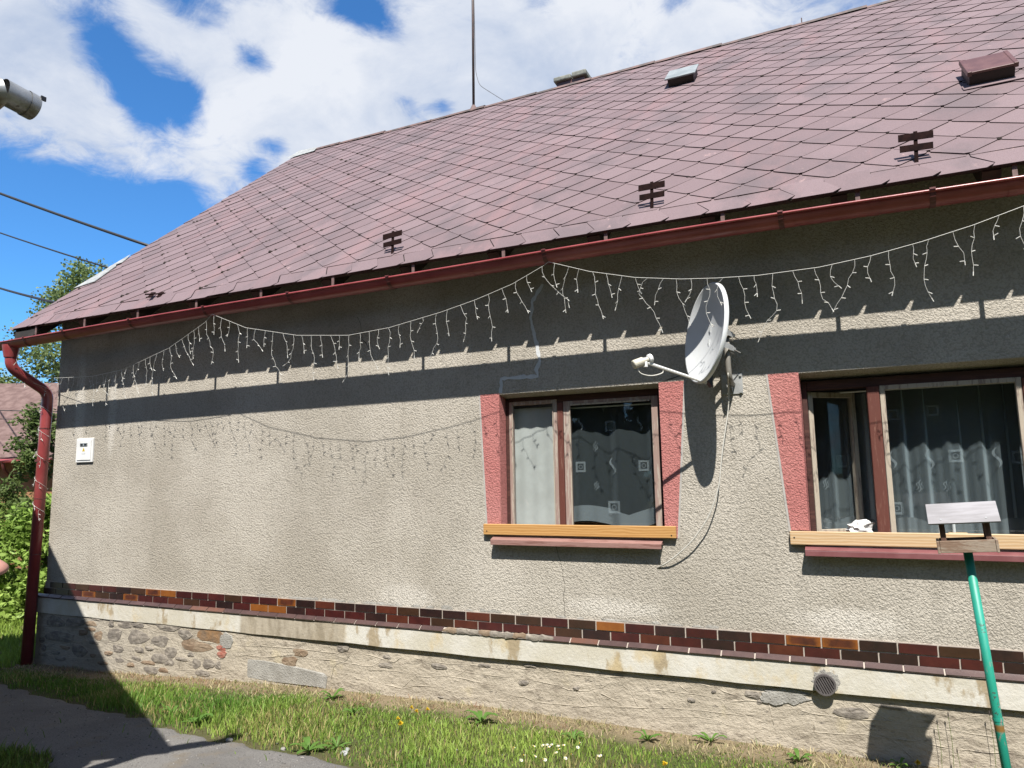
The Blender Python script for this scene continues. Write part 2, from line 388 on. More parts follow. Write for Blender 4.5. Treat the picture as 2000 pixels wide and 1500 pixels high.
def mk_tile():
    t = NT('roof_shingle')
    oi = t.N('ShaderNodeObjectInfo')
    at = t.N('ShaderNodeAttribute'); at.attribute_name = 'tint'
    rnd = t.math('FRACT', t.math('ADD', oi.outputs['Random'], at.outputs['Fac']))
    c = t.mix(t.rng(rnd, 0.0, 1.0, smooth=False), (0.185, 0.130, 0.130), (0.235, 0.168, 0.168))
    c = t.mix(t.rng(t.noise(1.5, 6, 0.66, stretch=(1.25, 0.28, 0.28)), 0.50, 0.68, 0, 0.55), c, (0.285, 0.170, 0.165))
    c = t.mix(t.rng(t.noise(2.2, 5, 0.6, stretch=(0.9, 0.5, 0.5), off=(5, 2, 1)), 0.48, 0.68, 0, 0.7), c, (0.140, 0.110, 0.111))
    c = t.mix(t.rng(t.noise(7.0, 6, 0.7, off=(1, 9, 4), stretch=(1, .6, .6)), 0.63, 0.73, 0, 0.75), c, (0.40, 0.27, 0.25))
    c = t.mix(t.rng(t.noise(5.0, 7, 0.75, off=(7, 1, 2)), 0.68, 0.72, 0, 0.9), c, (0.58, 0.53, 0.52))
    c = t.mix(t.rng(t.noise(150, 3, 0.7), 0.4, 0.75, 0, 0.45), c, (0.085, 0.055, 0.053))
    c = t.mix(t.rng(t.noise(120, 2, 0.7, off=(4, 4, 1)), 0.58, 0.8, 0, 0.35), c, (0.36, 0.29, 0.285))
    nm = t.bump(t.noise(110, 4, 0.6), 0.35, 0.004)
    nm = t.bump(t.noise(9, 3, 0.5), 0.15, 0.01, nm)
    return t.done(c, 0.66, nm, 0.25, k=(0.655, 0.668, 0.705))
M_TILE = mk_tile()
M_TILE_EDGE = simple('shingle_dirty_edge', (0.040, 0.020, 0.024), (0.075, 0.042, 0.046), 30, 0.9, local=False)
M_UNDER = simple('roof_underlay', (0.020, 0.017, 0.016), (0.035, 0.03, 0.027), 5, 0.9, local=False)
M_RIDGE = simple('ridge_cap_cement', (0.085, 0.068, 0.066), (0.21, 0.125, 0.115), 6, 0.75, 0.3, 80, local=False)
M_MOSS = simple('dark_moss', (0.018, 0.012, 0.010), (0.045, 0.030, 0.020), 40, 0.95, 0.5, 120, local=False)
M_OLDWOOD = simple('dark_soffit_wood', (0.040, 0.032, 0.028), (0.075, 0.058, 0.048), 6, 0.85, 0.3, 30, stretch=(1, .3, 1), local=False)
M_GUTTER = simple('oxblood_gutter_paint', (0.31, 0.052, 0.055), (0.40, 0.085, 0.085), 3, 0.30, 0.10, 60, spec=0.55, local=False)
M_GUTTER2 = simple('oxblood_bracket_paint', (0.115, 0.022, 0.022), (0.19, 0.05, 0.045), 20, 0.5, 0.1, 60, local=False)
M_RUSTBR = simple('bare_bracket_iron', (0.13, 0.07, 0.06), (0.21, 0.13, 0.12), 20, 0.6, local=False)
M_DARKMETAL = simple('brown_painted_iron', (0.016, 0.006, 0.006), (0.034, 0.014, 0.012), 20, 0.55, 0.15, 80, local=False)
M_GREYFLASH = simple('weathered_grey_sheet', (0.30, 0.31, 0.30), (0.46, 0.47, 0.46), 12, 0.5, 0.2, 30, local=False)
M_VENTGLASS = simple('pale_vent_cap', (0.24, 0.27, 0.28), (0.33, 0.36, 0.37), 5, 0.5, local=False)
M_HATCH = simple('brown_sheet_hatch', (0.12, 0.050, 0.043), (0.17, 0.078, 0.066), 6, 0.4, 0.1, 30, local=False)
M_LICHEN = simple('lichened_cement_cap', (0.16, 0.17, 0.15), (0.30, 0.31, 0.27), 10, 0.85, 0.4, 40, local=False)
M_MAST = simple('rusty_mast_steel', (0.085, 0.060, 0.055), (0.14, 0.085, 0.07), 12, 0.55, local=False)
M_WIRE = simple('black_cable', (0.012, 0.012, 0.013), None, rough=0.6)
M_THINWIRE = simple('thin_grey_wire', (0.11, 0.11, 0.115), None, rough=0.6)

def mk_band():
    t = NT('lime_painted_band')
    x, y, z = t.sepxyz()
    c = t.mix(t.rng(t.noise(2.2, 5, 0.6), 0.35, 0.66), (0.60, 0.56, 0.46), (0.70, 0.675, 0.61))
    c = t.mix(t.rng(t.noise(4.5, 5, 0.62, stretch=(1.0, 1, 0.45), off=(2.2, 0, 0)), 0.555, 0.64, 0, 0.8), c, (0.36, 0.27, 0.15))
    c = t.mix(t.rng(t.noise(3.0, 5, 0.65, stretch=(1.0, 1, 0.6), off=(9, 0, 3)), 0.54, 0.68, 0, 0.7), c, (0.62, 0.50, 0.30))
    # unpainted grey stretch in the middle of the left half
    un = t.math('MULTIPLY', t.rng(x, -6.05, -5.98), t.rng(x, -4.66, -4.60, 1, 0))
    c = t.mix(t.math('MULTIPLY', un, 0.9), c, t.mix(t.rng(t.noise(9, 5, .65, stretch=(1, 1, .3)), .4, .65), (0.46, 0.40, 0.31), (0.30, 0.25, 0.18)))
    nm = t.bump(t.noise(30, 5, 0.65), 0.6, 0.008)
    return t.done(c, 0.9, nm, 0.2)
M_BAND = mk_band()
def mk_plinth():
    t = NT('smeared_plinth_mortar')
    x, y, z = t.sepxyz()
    c = t.mix(t.rng(t.noise(2.0, 6, 0.62, stretch=(1, 1, 1.6)), 0.35, 0.68), (0.56, 0.495, 0.40), (0.44, 0.385, 0.305))
    c = t.mix(t.rng(t.noise(6.5, 6, 0.7, stretch=(0.7, 1, 1.5), off=(2, 5, 0)), 0.52, 0.68, 0, 0.8), c, (0.25, 0.21, 0.165))
    c = t.mix(t.rng(t.noise(16, 6, 0.75, stretch=(0.6, 1, 1.6), off=(0, 5, 7)), 0.585, 0.67, 0, 0.8), c, (0.15, 0.13, 0.115))
    c = t.mix(t.rng(t.noise(3.5, 4, 0.6, off=(3, 3, 3)), 0.60, 0.72, 0, 0.6), c, (0.60, 0.52, 0.36))
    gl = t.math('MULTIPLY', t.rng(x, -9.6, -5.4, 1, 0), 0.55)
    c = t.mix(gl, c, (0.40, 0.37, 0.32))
    h = t.math('ADD', t.noise(7, 6, 0.65, stretch=(0.7, 1, 1.4)), t.math('MULTIPLY', t.noise(45, 4, 0.6), 0.35))
    nm = t.bump(h, 0.8, 0.03)
    return t.done(c, 0.92, nm, 0.2)
M_PLINTH = mk_plinth()
M_RIDGEMORT = simple('ribbon_pointing', (0.56, 0.50, 0.40), (0.43, 0.375, 0.29), 9, 0.9, 0.4, 60, local=False)
M_GREYMORT = simple('grey_patch_mortar', (0.42, 0.405, 0.37), (0.31, 0.295, 0.265), 7, 0.95, 0.9, 60, local=False, dist=0.012)
M_STONE = {'g': simple('grey_fieldstone', (0.19, 0.165, 0.14), (0.34, 0.30, 0.25), 14, 0.85, 0.7, 40, local=False, dist=0.01),
           'b': simple('brown_fieldstone', (0.22, 0.145, 0.09), (0.32, 0.24, 0.165), 12, 0.85, 0.7, 40, local=False, dist=0.01),
           'o': simple('ochre_fieldstone', (0.29, 0.165, 0.075), (0.22, 0.15, 0.095), 8, 0.85, 0.7, 40, local=False, dist=0.01),
           'r': simple('broken_red_brick', (0.36, 0.10, 0.065), (0.42, 0.20, 0.15), 12, 0.9, 0.6, 50, local=False, dist=0.01)}
def mk_brick(name, c1, c2, edge=None):
    t = NT(name)
    oi = t.N('ShaderNodeObjectInfo')
    c = t.mix(t.rng(t.noise(9, 5, 0.65), 0.3, 0.7), c1, c2)
    c = t.mix(t.rng(oi.outputs['Random'], 0, 1, 0, 0.45, smooth=False), c, tuple(v * 0.55 for v in c1))
    if edge:
        x, y, z = t.sepxyz(t.obj)
        ax = t.math('ABSOLUTE', t.math('MULTIPLY', x, 8.2)); az = t.math('ABSOLUTE', t.math('MULTIPLY', z, 26.0))
        e = t.math('MAXIMUM', ax, az)
        c = t.mix(t.rng(t.math('ADD', e, t.math('MULTIPLY', t.noise(18, 4, .6), 0.5)), 0.75, 1.25), c, edge)
    nm = t.bump(t.noise(70, 4, 0.6), 0.12, 0.004)
    t.b.inputs['Coat Weight'].default_value = 0.5
    t.b.inputs['Coat Roughness'].default_value = 0.18
    return t.done(c, 0.38, nm, 0.5)
M_BRICK = {'M': mk_brick('maroon_glazed_brick', (0.052, 0.010, 0.010), (0.085, 0.016, 0.014)),
           'D': mk_brick('dark_glazed_brick', (0.022, 0.010, 0.010), (0.042, 0.016, 0.014)),
           'O': mk_brick('olive_glazed_brick', (0.048, 0.022, 0.012), (0.072, 0.030, 0.016)),
           'R': mk_brick('russet_glazed_brick', (0.085, 0.020, 0.012), (0.125, 0.032, 0.017)),
           'B': mk_brick('flashed_glazed_brick', (0.07, 0.022, 0.014), (0.15, 0.04, 0.018), (0.28, 0.09, 0.016)),
           'A': mk_brick('amber_glazed_brick', (0.27, 0.085, 0.016), (0.34, 0.12, 0.024))}
M_LEDGE = mk_brick('dull_ledge_brick', (0.075, 0.042, 0.040), (0.115, 0.064, 0.058))
M_LEDGE2 = mk_brick('orange_ledge_brick', (0.19, 0.080, 0.05), (0.14, 0.075, 0.06))
M_JOINT = simple('pale_brick_mortar', (0.42, 0.36, 0.31), (0.52, 0.46, 0.40), 15, 0.9, 0.3, 80, local=False)

def mk_paintwood(name, paint, wood, amount=0.5, scale=5.0, st=(8, 8, 0.8)):
    t = NT(name)
    c = t.mix(t.rng(t.noise(scale, 7, 0.72, vec=t.pos, stretch=st), amount - 0.05, amount + 0.06), wood, paint)
    c = t.mix(t.rng(t.noise(30, 4, .6, stretch=st), 0.45, 0.8, 0, .35), c, tuple(v * .6 for v in wood))
    nm = t.bump(t.noise(22, 5, 0.6, stretch=st), 0.35, 0.004)
    return t.done(c, 0.7, nm, 0.3)
M_FRAME_RED = mk_paintwood('worn_redbrown_frame', (0.135, 0.040, 0.028), (0.24, 0.115, 0.085), 0.40)
M_FRAME_PALE = mk_paintwood('weathered_pale_sash', (0.52, 0.45, 0.36), (0.29, 0.22, 0.185), 0.44)
M_FRAME_PINK = mk_paintwood('faded_pink_sash', (0.36, 0.25, 0.215), (0.48, 0.41, 0.35), 0.46)
M_FRAME_DARK = mk_paintwood('dark_brown_frame', (0.060, 0.022, 0.018), (0.10, 0.04, 0.03), 0.45, st=(.8, 8, 8))
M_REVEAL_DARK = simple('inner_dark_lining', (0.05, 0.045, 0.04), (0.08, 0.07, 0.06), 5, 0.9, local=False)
def mk_pine(name, a, b, k):
    t = NT(name)
    w = t.N('ShaderNodeTexWave', wave_type='BANDS', bands_direction='Z')
    w.inputs['Scale'].default_value = 9; w.inputs['Distortion'].default_value = 5.5; w.inputs['Detail'].default_value = 3; w.inputs['Detail Scale'].default_value = 1.2
    mp = t.N('ShaderNodeMapping'); mp.inputs['Scale'].default_value = (0.35, 1, 1.6)
    t.l.new(t.pos, mp.inputs[0]); t.l.new(mp.outputs[0], w.inputs[0])
    c = t.mix(t.rng(w.outputs['Fac'], 0.2, 0.9), a, b)
    kn = t.rng(t.vor(3.6, vec=t.pos), 0.03, 0.10, 0.75, 0.0)
    c = t.mix(kn, c, k)
    nm = t.bump(w.outputs['Fac'], 0.12, 0.003)
    return t.done(c, 0.5, nm, 0.4)
M_PINE1 = mk_pine('orange_stained_pine', (0.52, 0.27, 0.085), (0.62, 0.35, 0.13), (0.26, 0.09, 0.02))
M_PINE2 = mk_pine('pale_bare_pine', (0.60, 0.40, 0.215), (0.68, 0.50, 0.31), (0.30, 0.14, 0.05))
M_SILL1 = mk_paintwood('faded_pink_sill', (0.34, 0.19, 0.165), (0.24, 0.115, 0.095), 0.46, st=(.8, 8, 8))
M_SILL2 = simple('red_sheet_sill', (0.20, 0.065, 0.07), (0.25, 0.095, 0.10), 6, 0.45, 0.1, 50, local=False)

def mk_glass():
    t = NT('window_glass')
    t.n.remove(t.b)
    tr = t.N('ShaderNodeBsdfTransparent'); tr.inputs[0].default_value = (0.86, 0.90, 0.91, 1)
    gl = t.N('ShaderNodeBsdfGlossy'); gl.inputs['Roughness'].default_value = 0.02
    gl.inputs[0].default_value = (0.95, 0.97, 1, 1)
    nz = t.bump(t.noise(2.2, 2, 0.5), 0.05, 0.02)
    t.l.new(nz, gl.inputs['Normal'])
    fr = t.N('ShaderNodeLayerWeight'); fr.inputs['Blend'].default_value = 0.5
    mx = t.N('ShaderNodeMixShader')
    t.l.new(t.math('ADD', t.math('MULTIPLY', t.math('POWER', fr.outputs['Facing'], 5.0), 0.9), 0.045, True), mx.inputs[0])
    t.l.new(tr.outputs[0], mx.inputs[1]); t.l.new(gl.outputs[0], mx.inputs[2])
    t.l.new(mx.outputs[0], t.out.inputs[0])
    return t.m
M_GLASS = mk_glass()
def mk_lace(name, col, alpha, weave=True):
    t = NT(name)
    df = t.N('ShaderNodeBsdfDiffuse'); df.inputs[0].default_value = col + (1,)
    tl = t.N('ShaderNodeBsdfTranslucent'); tl.inputs[0].default_value = col + (1,)
    t.n.remove(t.b)
    m1 = t.N('ShaderNodeMixShader'); m1.inputs[0].default_value = 0.35
    t.l.new(df.outputs[0], m1.inputs[1]); t.l.new(tl.outputs[0], m1.inputs[2])
    tr = t.N('ShaderNodeBsdfTransparent')
    m2 = t.N('ShaderNodeMixShader')
    a = alpha
    if weave:
        lw_ = t.N('ShaderNodeLayerWeight'); lw_.inputs['Blend'].default_value = 0.5
        a = t.math('MULTIPLY', t.rng(lw_.outputs['Facing'], 0.05, 0.75, 0.45, 1.75), alpha, True)
    t.put(a, m2.inputs[0])
    t.l.new(tr.outputs[0], m2.inputs[1]); t.l.new(m1.outputs[0], m2.inputs[2])
    t.l.new(m2.outputs[0], t.out.inputs[0])
    return t.m
M_LACE = mk_lace('sheer_curtain', (0.50, 0.58, 0.62), 0.18)
M_LACE2 = mk_lace('full_sheer_curtain', (0.50, 0.58, 0.62), 0.40)
M_LACE_HEM = mk_lace('curtain_hem', (0.60, 0.68, 0.72), 0.28, False)
M_LACE_MOTIF = mk_lace('curtain_motif', (0.66, 0.73, 0.77), 0.20, False)
M_BLIND = simple('stained_white_blind', (0.60, 0.60, 0.57), (0.52, 0.515, 0.485), 4, 0.85, 0.15, 6, local=False)
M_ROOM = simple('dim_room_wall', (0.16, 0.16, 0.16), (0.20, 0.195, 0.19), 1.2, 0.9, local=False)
M_WHITE = simple('white_plastic', (0.74, 0.74, 0.73), (0.66, 0.66, 0.65), 5, 0.4, local=False, k=0.75)
M_DISH = simple('pale_grey_dish_enamel', (0.72, 0.745, 0.76), (0.64, 0.665, 0.68), 3, 0.38, 0.03, 20, local=False, lo=.4, hi=.8, k=0.70)
M_LNB = simple('cream_plastic', (0.62, 0.58, 0.46), (0.70, 0.66, 0.55), 6, 0.5, local=False)
M_GALV = simple('galvanised_steel', (0.42, 0.43, 0.43), (0.54, 0.55, 0.55), 14, 0.42, 0.1, 40, metal=0.6, local=False)
M_PIPEGREY = simple('dull_tube', (0.33, 0.315, 0.28), (0.26, 0.245, 0.215), 9, 0.55, local=False)
M_BULB = simple('fairy_light_plastic', (0.62, 0.61, 0.57), None, rough=0.4, k=0.7)
M_CABLEW = simple('white_coax', (0.68, 0.66, 0.60), None, rough=0.5)
M_BLACK = simple('black_plastic', (0.012, 0.012, 0.013), None, rough=0.5)
M_YELLOW = simple('warning_yellow', (0.75, 0.55, 0.04), None, rough=0.5)
M_FILLER = simple('pale_crack_filler', (0.52, 0.535, 0.55), (0.44, 0.46, 0.48), 14, 0.9, 0.4, 60, local=False, k=0.85)
M_BORDER = simple('grey_border_render', (0.50, 0.48, 0.45), (0.42, 0.40, 0.37), 14, 0.9, 0.4, 60, local=False)
M_CRACK = simple('crack_shadow_grime', (0.10, 0.09, 0.075), None, rough=0.95)
M_GRATE = simple('vent_grate_plastic', (0.085, 0.075, 0.075), (0.13, 0.115, 0.115), 10, 0.55, local=False)

# ------------------------------------------------------------------ ground
def g(x, y):
    x = np.asarray(x, float); y = np.asarray(y, float)
    zw = np.interp(x, [-60, -12, -9.4, -8.1, -5.0, -3, 20], [-0.62, -0.56, -0.50, -0.48, -0.335, -0.31, -0.345])
    z = zw + 0.045 * np.clip(-y, 0, 9)
    z = z + 0.05 * np.clip((np.hypot(x, y) - 25) / 30, 0, 6)
    z = z + 0.018 * np.sin(x * 1.7 + 0.6) * np.sin(y * 2.1 + 1.0) * np.clip(-y * 2, 0.25, 1)
    return z
def mk_ground():
    t = NT('meadow_soil')
    c = t.mix(t.rng(t.noise(1.6, 6, 0.65), 0.35, 0.65), (0.085, 0.105, 0.035), (0.13, 0.115, 0.06))
    x, y, z = t.sepxyz()
    dry = t.rng(t.math('ADD', y, t.math('MULTIPLY', t.noise(2.3, 5, .6), 0.55)), -0.28, 0.12)
    c = t.mix(t.math('MULTIPLY', dry, 0.9), c, t.mix(t.noise(25, 5, .7), (0.26, 0.195, 0.125), (0.36, 0.29, 0.19)))
    c = t.mix(t.rng(t.noise(40, 5, 0.7), 0.45, 0.75, 0, .6), c, (0.055, 0.045, 0.025))
    return t.done(c, 0.95, t.bump(t.noise(30, 6, .7), 0.7, 0.03), 0.1)
M_SOIL = mk_ground()
def grid_mesh(name, xs, ys, zfun, mat, keep=None):
    X, Y = np.meshgrid(xs, ys)
    Z = zfun(X, Y)
    V = np.stack([X, Y, Z], -1).reshape(-1, 3)
    nx, ny = len(xs), len(ys)
    i = np.arange(nx - 1)[None, :] + nx * np.arange(ny - 1)[:, None]
    F = np.stack([i, i + 1, i + nx + 1, i + nx], -1).reshape(-1, 4)
    if keep is not None:
        cx = (X[:-1, :-1] + X[1:, 1:]) / 2; cy = (Y[:-1, :-1] + Y[1:, 1:]) / 2
        F = F[keep(cx, cy).ravel()]
    return np_mesh(name, V, F, mat, smooth=True)
xs = np.unique(np.concatenate([np.linspace(-400, -40, 19), np.linspace(-40, -14, 27), np.linspace(-14, 4, 145), np.linspace(4, 30, 14), np.linspace(30, 400, 19)]))
ys = np.unique(np.concatenate([np.linspace(-400, -30, 19), np.linspace(-30, -8, 23), np.linspace(-8, 6, 113), np.linspace(6, 40, 18), np.linspace(40, 400, 19)]))
tag(link('ground', grid_mesh('ground', xs, ys, g, M_SOIL)), kind='structure', label='grassy ground around the house')

ROAD = np.array([(-16, -.75), (-8.547, -.969), (-7.915, -1.027), (-7.181, -1.18), (-6.43, -1.286), (-5.777, -1.419), (-5.347, -1.58), (-5.054, -1.607), (-4.665, -1.652), (-4.418, -1.70), (-4.081, -1.659), (-3.811, -1.687), (-3.56, -1.62), (-3.346, -1.66), (-3.214, -1.72), (-2.7, -2.2), (-2.0, -3.2), (-1.2, -4.5), (-0.3, -7.5),
                 (-3, -8.2), (-4.0, -5), (-4.7, -3.3), (-5.05, -2.6), (-5.415, -2.42), (-5.825, -2.38), (-6.3, -2.55), (-8, -2.5), (-10, -2.4), (-16, -2.3)])
def inside(px, py, poly):
    px = np.asarray(px); r = np.zeros(px.shape, bool)
    n = len(poly)
    for i in range(n):
        x1, y1 = poly[i]; x2, y2 = poly[(i + 1) % n]
        c = ((y1 > py) != (y2 > py)) & (px < (x2 - x1) * (py - y1) / (y2 - y1 + 1e-12) + x1)
        r ^= c
    return r
def wob(x, y):
    return 0.04 * np.sin(x * 7.3 + 2 * np.sin(x * 3.1)) + 0.03 * np.sin(x * 17 + y * 9) + 0.02 * np.sin(x * 31 - y * 13)
def on_road(x, y):
    return inside(x, y + wob(x, y), ROAD)
def mk_road():
    t = NT('worn_gravel_asphalt')
    c = t.mix(t.rng(t.noise(1.5, 5, .6), .35, .65), (0.175, 0.168, 0.16), (0.235, 0.225, 0.213))
    c = t.mix(t.rng(t.noise(90, 4, .7), .45, .7, 0, .8), c, (0.105, 0.098, 0.10))
    c = t.mix(t.rng(t.vor(75, out='Distance'), 0.0, 0.22, 0.5, 0), c, (0.42, 0.40, 0.38))
    c = t.mix(t.rng(t.noise(3.0, 5, .65, off=(4, 1, 0)), .54, .72, 0, .6), c, (0.20, 0.165, 0.12))
    return t.done(c, 0.9, t.bump(t.noise(85, 4, .65), .8, .012), .2)
M_ROAD = mk_road()
def road_frac(x, y):
    f = np.zeros(np.shape(x))
    for k in range(10):
        for r_ in (.05, .10):
            f = f + on_road(x + r_ * np.cos(k * .628), y + r_ * np.sin(k * .628))
    return f / 20
def road_z(x, y):
    f = road_frac(x, y)
    return g(x, y) - .03 + .042 * np.clip(f * 1.3, 0, 1) + .0015 * np.sin(x * 13 + 3 * np.sin(y * 11)) * np.sin(y * 17 + x * 3)
tag(link('driveway', grid_mesh('driveway', np.arange(-12, 0.01, 0.022), np.arange(-6.6, -0.7, 0.022), road_z, M_ROAD, lambda x, y: road_frac(x, y) > .03)), kind='structure', label='worn grey gravel driveway')
# ------------------------------------------------------------------ the house
HX0, HX1, HD = -9.39, 6.0, 9.76
TH = R(41.0)
house = thing('house', 'grey roughcast cottage with red shingle roof, brick band and fairy lights along its eaves', 'house', (-2.0, 0, -0.33))
HC = []   # parts of the house, in world space
def part(o):
    HC.append(o); return o

W1 = (-2.918, -1.418, 1.20, 2.485)
W2 = (-0.318, 1.34, 1.17, 2.485)
RV = 0.12     # depth of the window reveal
wall = MB()
xb = [HX0, W1[0], W1[1], W2[0], W2[1], HX1]
for i in range(5):
    if i in (1, 3):
        w = W1 if i == 1 else W2
        spans = [(0.30, w[2]), (w[3], 3.95)]
    else:
        spans = [(0.30, 3.95)]
    for (a, b) in spans:
        wall.quad((xb[i], 0, a), (xb[i + 1], 0, a), (xb[i + 1], 0, b), (xb[i], 0, b))
for w in (W1, W2):      # lintel and sill reveals
    wall.quad((w[0], 0, w[3]), (w[1], 0, w[3]), (w[1], RV + .1, w[3] - .05), (w[0], RV + .1, w[3] - .05))
    wall.quad((w[0], RV + .1, w[2]), (w[1], RV + .1, w[2]), (w[1], 0, w[2]), (w[0], 0, w[2]))
    wall.quad((w[1], 0, w[2]), (w[1], RV + .1, w[2]), (w[1], RV + .1, w[3]), (w[1], 0, w[3]))
# gables and back wall
rz = 3.69 + 5.38 * math.tan(TH) - 0.12
for X in (HX0, HX1):
    P = [(X, 0, -0.8), (X, HD, -0.8), (X, HD, 3.95), (X, HD / 2, rz), (X, 0, 3.95)]
    wall.add(P, [(4, 3, 2, 1, 0)] if X == HX0 else [(0, 1, 2, 3, 4)])
wall.quad((HX1, HD, -0.8), (HX0, HD, -0.8), (HX0, HD, 3.95), (HX1, HD, 3.95))
part(wall.build('wall', M_WALL))

# room behind the windows
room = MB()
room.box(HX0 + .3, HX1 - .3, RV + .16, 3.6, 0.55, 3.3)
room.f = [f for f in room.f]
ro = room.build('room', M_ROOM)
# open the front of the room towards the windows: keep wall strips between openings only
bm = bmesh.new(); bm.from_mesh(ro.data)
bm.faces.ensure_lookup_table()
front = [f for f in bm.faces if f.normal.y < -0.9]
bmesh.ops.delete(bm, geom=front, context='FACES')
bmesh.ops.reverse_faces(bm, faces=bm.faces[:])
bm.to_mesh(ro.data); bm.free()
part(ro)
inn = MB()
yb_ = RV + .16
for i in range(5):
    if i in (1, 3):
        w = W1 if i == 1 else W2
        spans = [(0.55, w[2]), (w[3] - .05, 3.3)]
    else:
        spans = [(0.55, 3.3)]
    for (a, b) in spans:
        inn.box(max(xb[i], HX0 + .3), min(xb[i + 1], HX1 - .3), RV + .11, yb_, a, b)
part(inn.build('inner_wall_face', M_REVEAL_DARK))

# ---- painted window surrounds
def surround(name, w, outL, outR, parent):
    o = MB()
    e = 0.004
    if outL:
        (xt, xbm) = outL
        o.add([(xbm, -e, 1.28), (w[0], -e, 1.28), (w[0], -e, w[3] + .008), (xt, -e, w[3] + .008)], [(0, 1, 2, 3)])
        o.add([(w[0], -e, 1.20), (w[0] + .006, RV, 1.20), (w[0] + .006, RV, w[3]), (w[0], -e, w[3] + .008)], [(0, 1, 2, 3)])
        o.add([(xbm, -e, 1.28), (xt, -e, w[3] + .008), (xt, 0.01, w[3] + .008), (xbm, .01, 1.28)], [(0, 1, 2, 3)])
    if outR:
        (xt, xbm) = outR
        o.add([(w[1], -e, 1.20), (xbm, -e, 1.20), (xt, -e, w[3] + .005), (w[1], -e, w[3] + .005)], [(0, 1, 2, 3)])
        o.add([(w[1], -e, 1.20), (w[1], -e, w[3]), (w[1] - .006, RV, w[3]), (w[1] - .006, RV, 1.20)], [(0, 1, 2, 3)])
        o.add([(xt, -e, w[3] + .005), (xbm, -e, 1.2), (xbm, .01, 1.2), (xt, .01, w[3] + .005)], [(0, 1, 2, 3)])
    ob = o.build(name, M_RED, parent)
    s = MB()
    if outL:
        xt, xbm = outL
        s.add([(xbm - .016, -.003, 1.27), (xbm, -.003, 1.27), (xt, -.003, w[3] + .01), (xt - .016, -.003, w[3] + .01)], [(0, 1, 2, 3)])
    if outR:
        xt, xbm = outR
        s.add([(xbm, -.003, 1.2), (xbm + .016, -.003, 1.2), (xt + .016, -.003, w[3] + .005), (xt, -.003, w[3] + .005)], [(0, 1, 2, 3)])
    s.build('surround_border', M_BORDER, parent)
    return ob

def sash(name, x0, x1, z0, z1, st, y, mat, parent, depth=.045, glass=True, M=None, sb=None):
    o = MB()
    sb = sb or st
    o.box(x0, x0 + st, y, y + depth, z0, z1, M=M)
    o.box(x1 - st, x1, y, y + depth, z0, z1, M=M)
    o.box(x0 + st, x1 - st, y + .002, y + depth - .002, z1 - sb, z1, M=M)
    o.box(x0 + st, x1 - st, y + .002, y + depth - .002, z0, z0 + sb, M=M)
    ob = o.build(name, mat, parent, bevel=.004)
    if glass:
        p = MB()
        Q = [(x0 + st - .005, y + depth * .5, z0 + sb - .005), (x1 - st + .005, y + depth * .5, z0 + sb - .005), (x1 - st + .005, y + depth * .5, z1 - sb + .005), (x0 + st - .005, y + depth * .5, z1 - sb + .005)]
        if M is not None: Q = [tuple(M @ Vector(q)) for q in Q]
        p.quad(*Q)
        p.build('pane', M_GLASS, parent)
    return ob

# window of the left opening
wf = MB()
wf.box(W1[0] + .007, W1[0] + .04, RV, RV + .09, 1.2, 2.44)
wf.box(W1[1] - .04, W1[1] - .007, RV, RV + .09, 1.2, 2.44)
wf.box(W1[0] + .04, W1[1] - .04, RV + .002, RV + .088, 2.385, 2.455)
wf.box(W1[0] + .04, W1[1] - .04, RV + .002, RV + .088, 1.18, 1.25)
win1 = part(wf.build('window', M_FRAME_DARK, bevel=.004))
win1['label'] = 'small two-part window with an orange board across its sill'
mb = MB(); mb.box(-2.388, -2.333, RV - .012, RV + .08, 1.25, 2.386)
mb.build('mullion', M_FRAME_RED, win1, bevel=.006)
sash('sash', -2.875, -2.391, 1.25, 2.42, .036, RV - .006, M_FRAME_PINK, win1)
sash('sash', -2.330, -1.46, 1.25, 2.395, .060, RV - .004, M_FRAME_PINK, win1, sb=.03)
b = MB()
for (a, c) in ((-2.843, -2.836), (-2.434, -2.427)):
    b.box(a, c, RV - .012, RV - .006, 1.28, 2.385)
b.box(-2.273, -2.262, RV - .010, RV - .004, 1.27, 2.37)
b.box(-2.262, -1.53, RV - .010, RV - .004, 2.352, 2.366)
b.build('glazing_bead', M_FRAME_PALE, win1)
surround('surround', W1, (-3.117, -3.056), None, win1)
surround('surround', W1, None, (-1.207, -1.318), win1)
sb_ = MB(); sb_.box(-3.082, -1.322, -.042, -.006, 1.203, 1.299)
board1 = sb_.build('sill_board', M_PINE1, win1, bevel=.005); board1['label'] = 'orange stained pine board screwed across the window'
for (x, z) in ((-3.045, 1.236), (-1.358, 1.226)):
    scr = MB(); scr.tube([(x, -.044, z), (x, -.040, z)], .006, 8); scr.build('screw', M_BLACK, win1)
si = MB()
si.add([(-2.99, -.085, 1.163), (-1.436, -.085, 1.155), (-1.436, -.002, 1.186), (-2.99, -.002, 1.194)], [(0, 1, 2, 3)])
si.box(-2.99, -1.436, -.085, -.07, 1.118, 1.160)
si.box(-2.99, -1.436, -.069, -.001, 1.150, 1.157)
si.build('sill', M_SILL1, win1, bevel=.003)

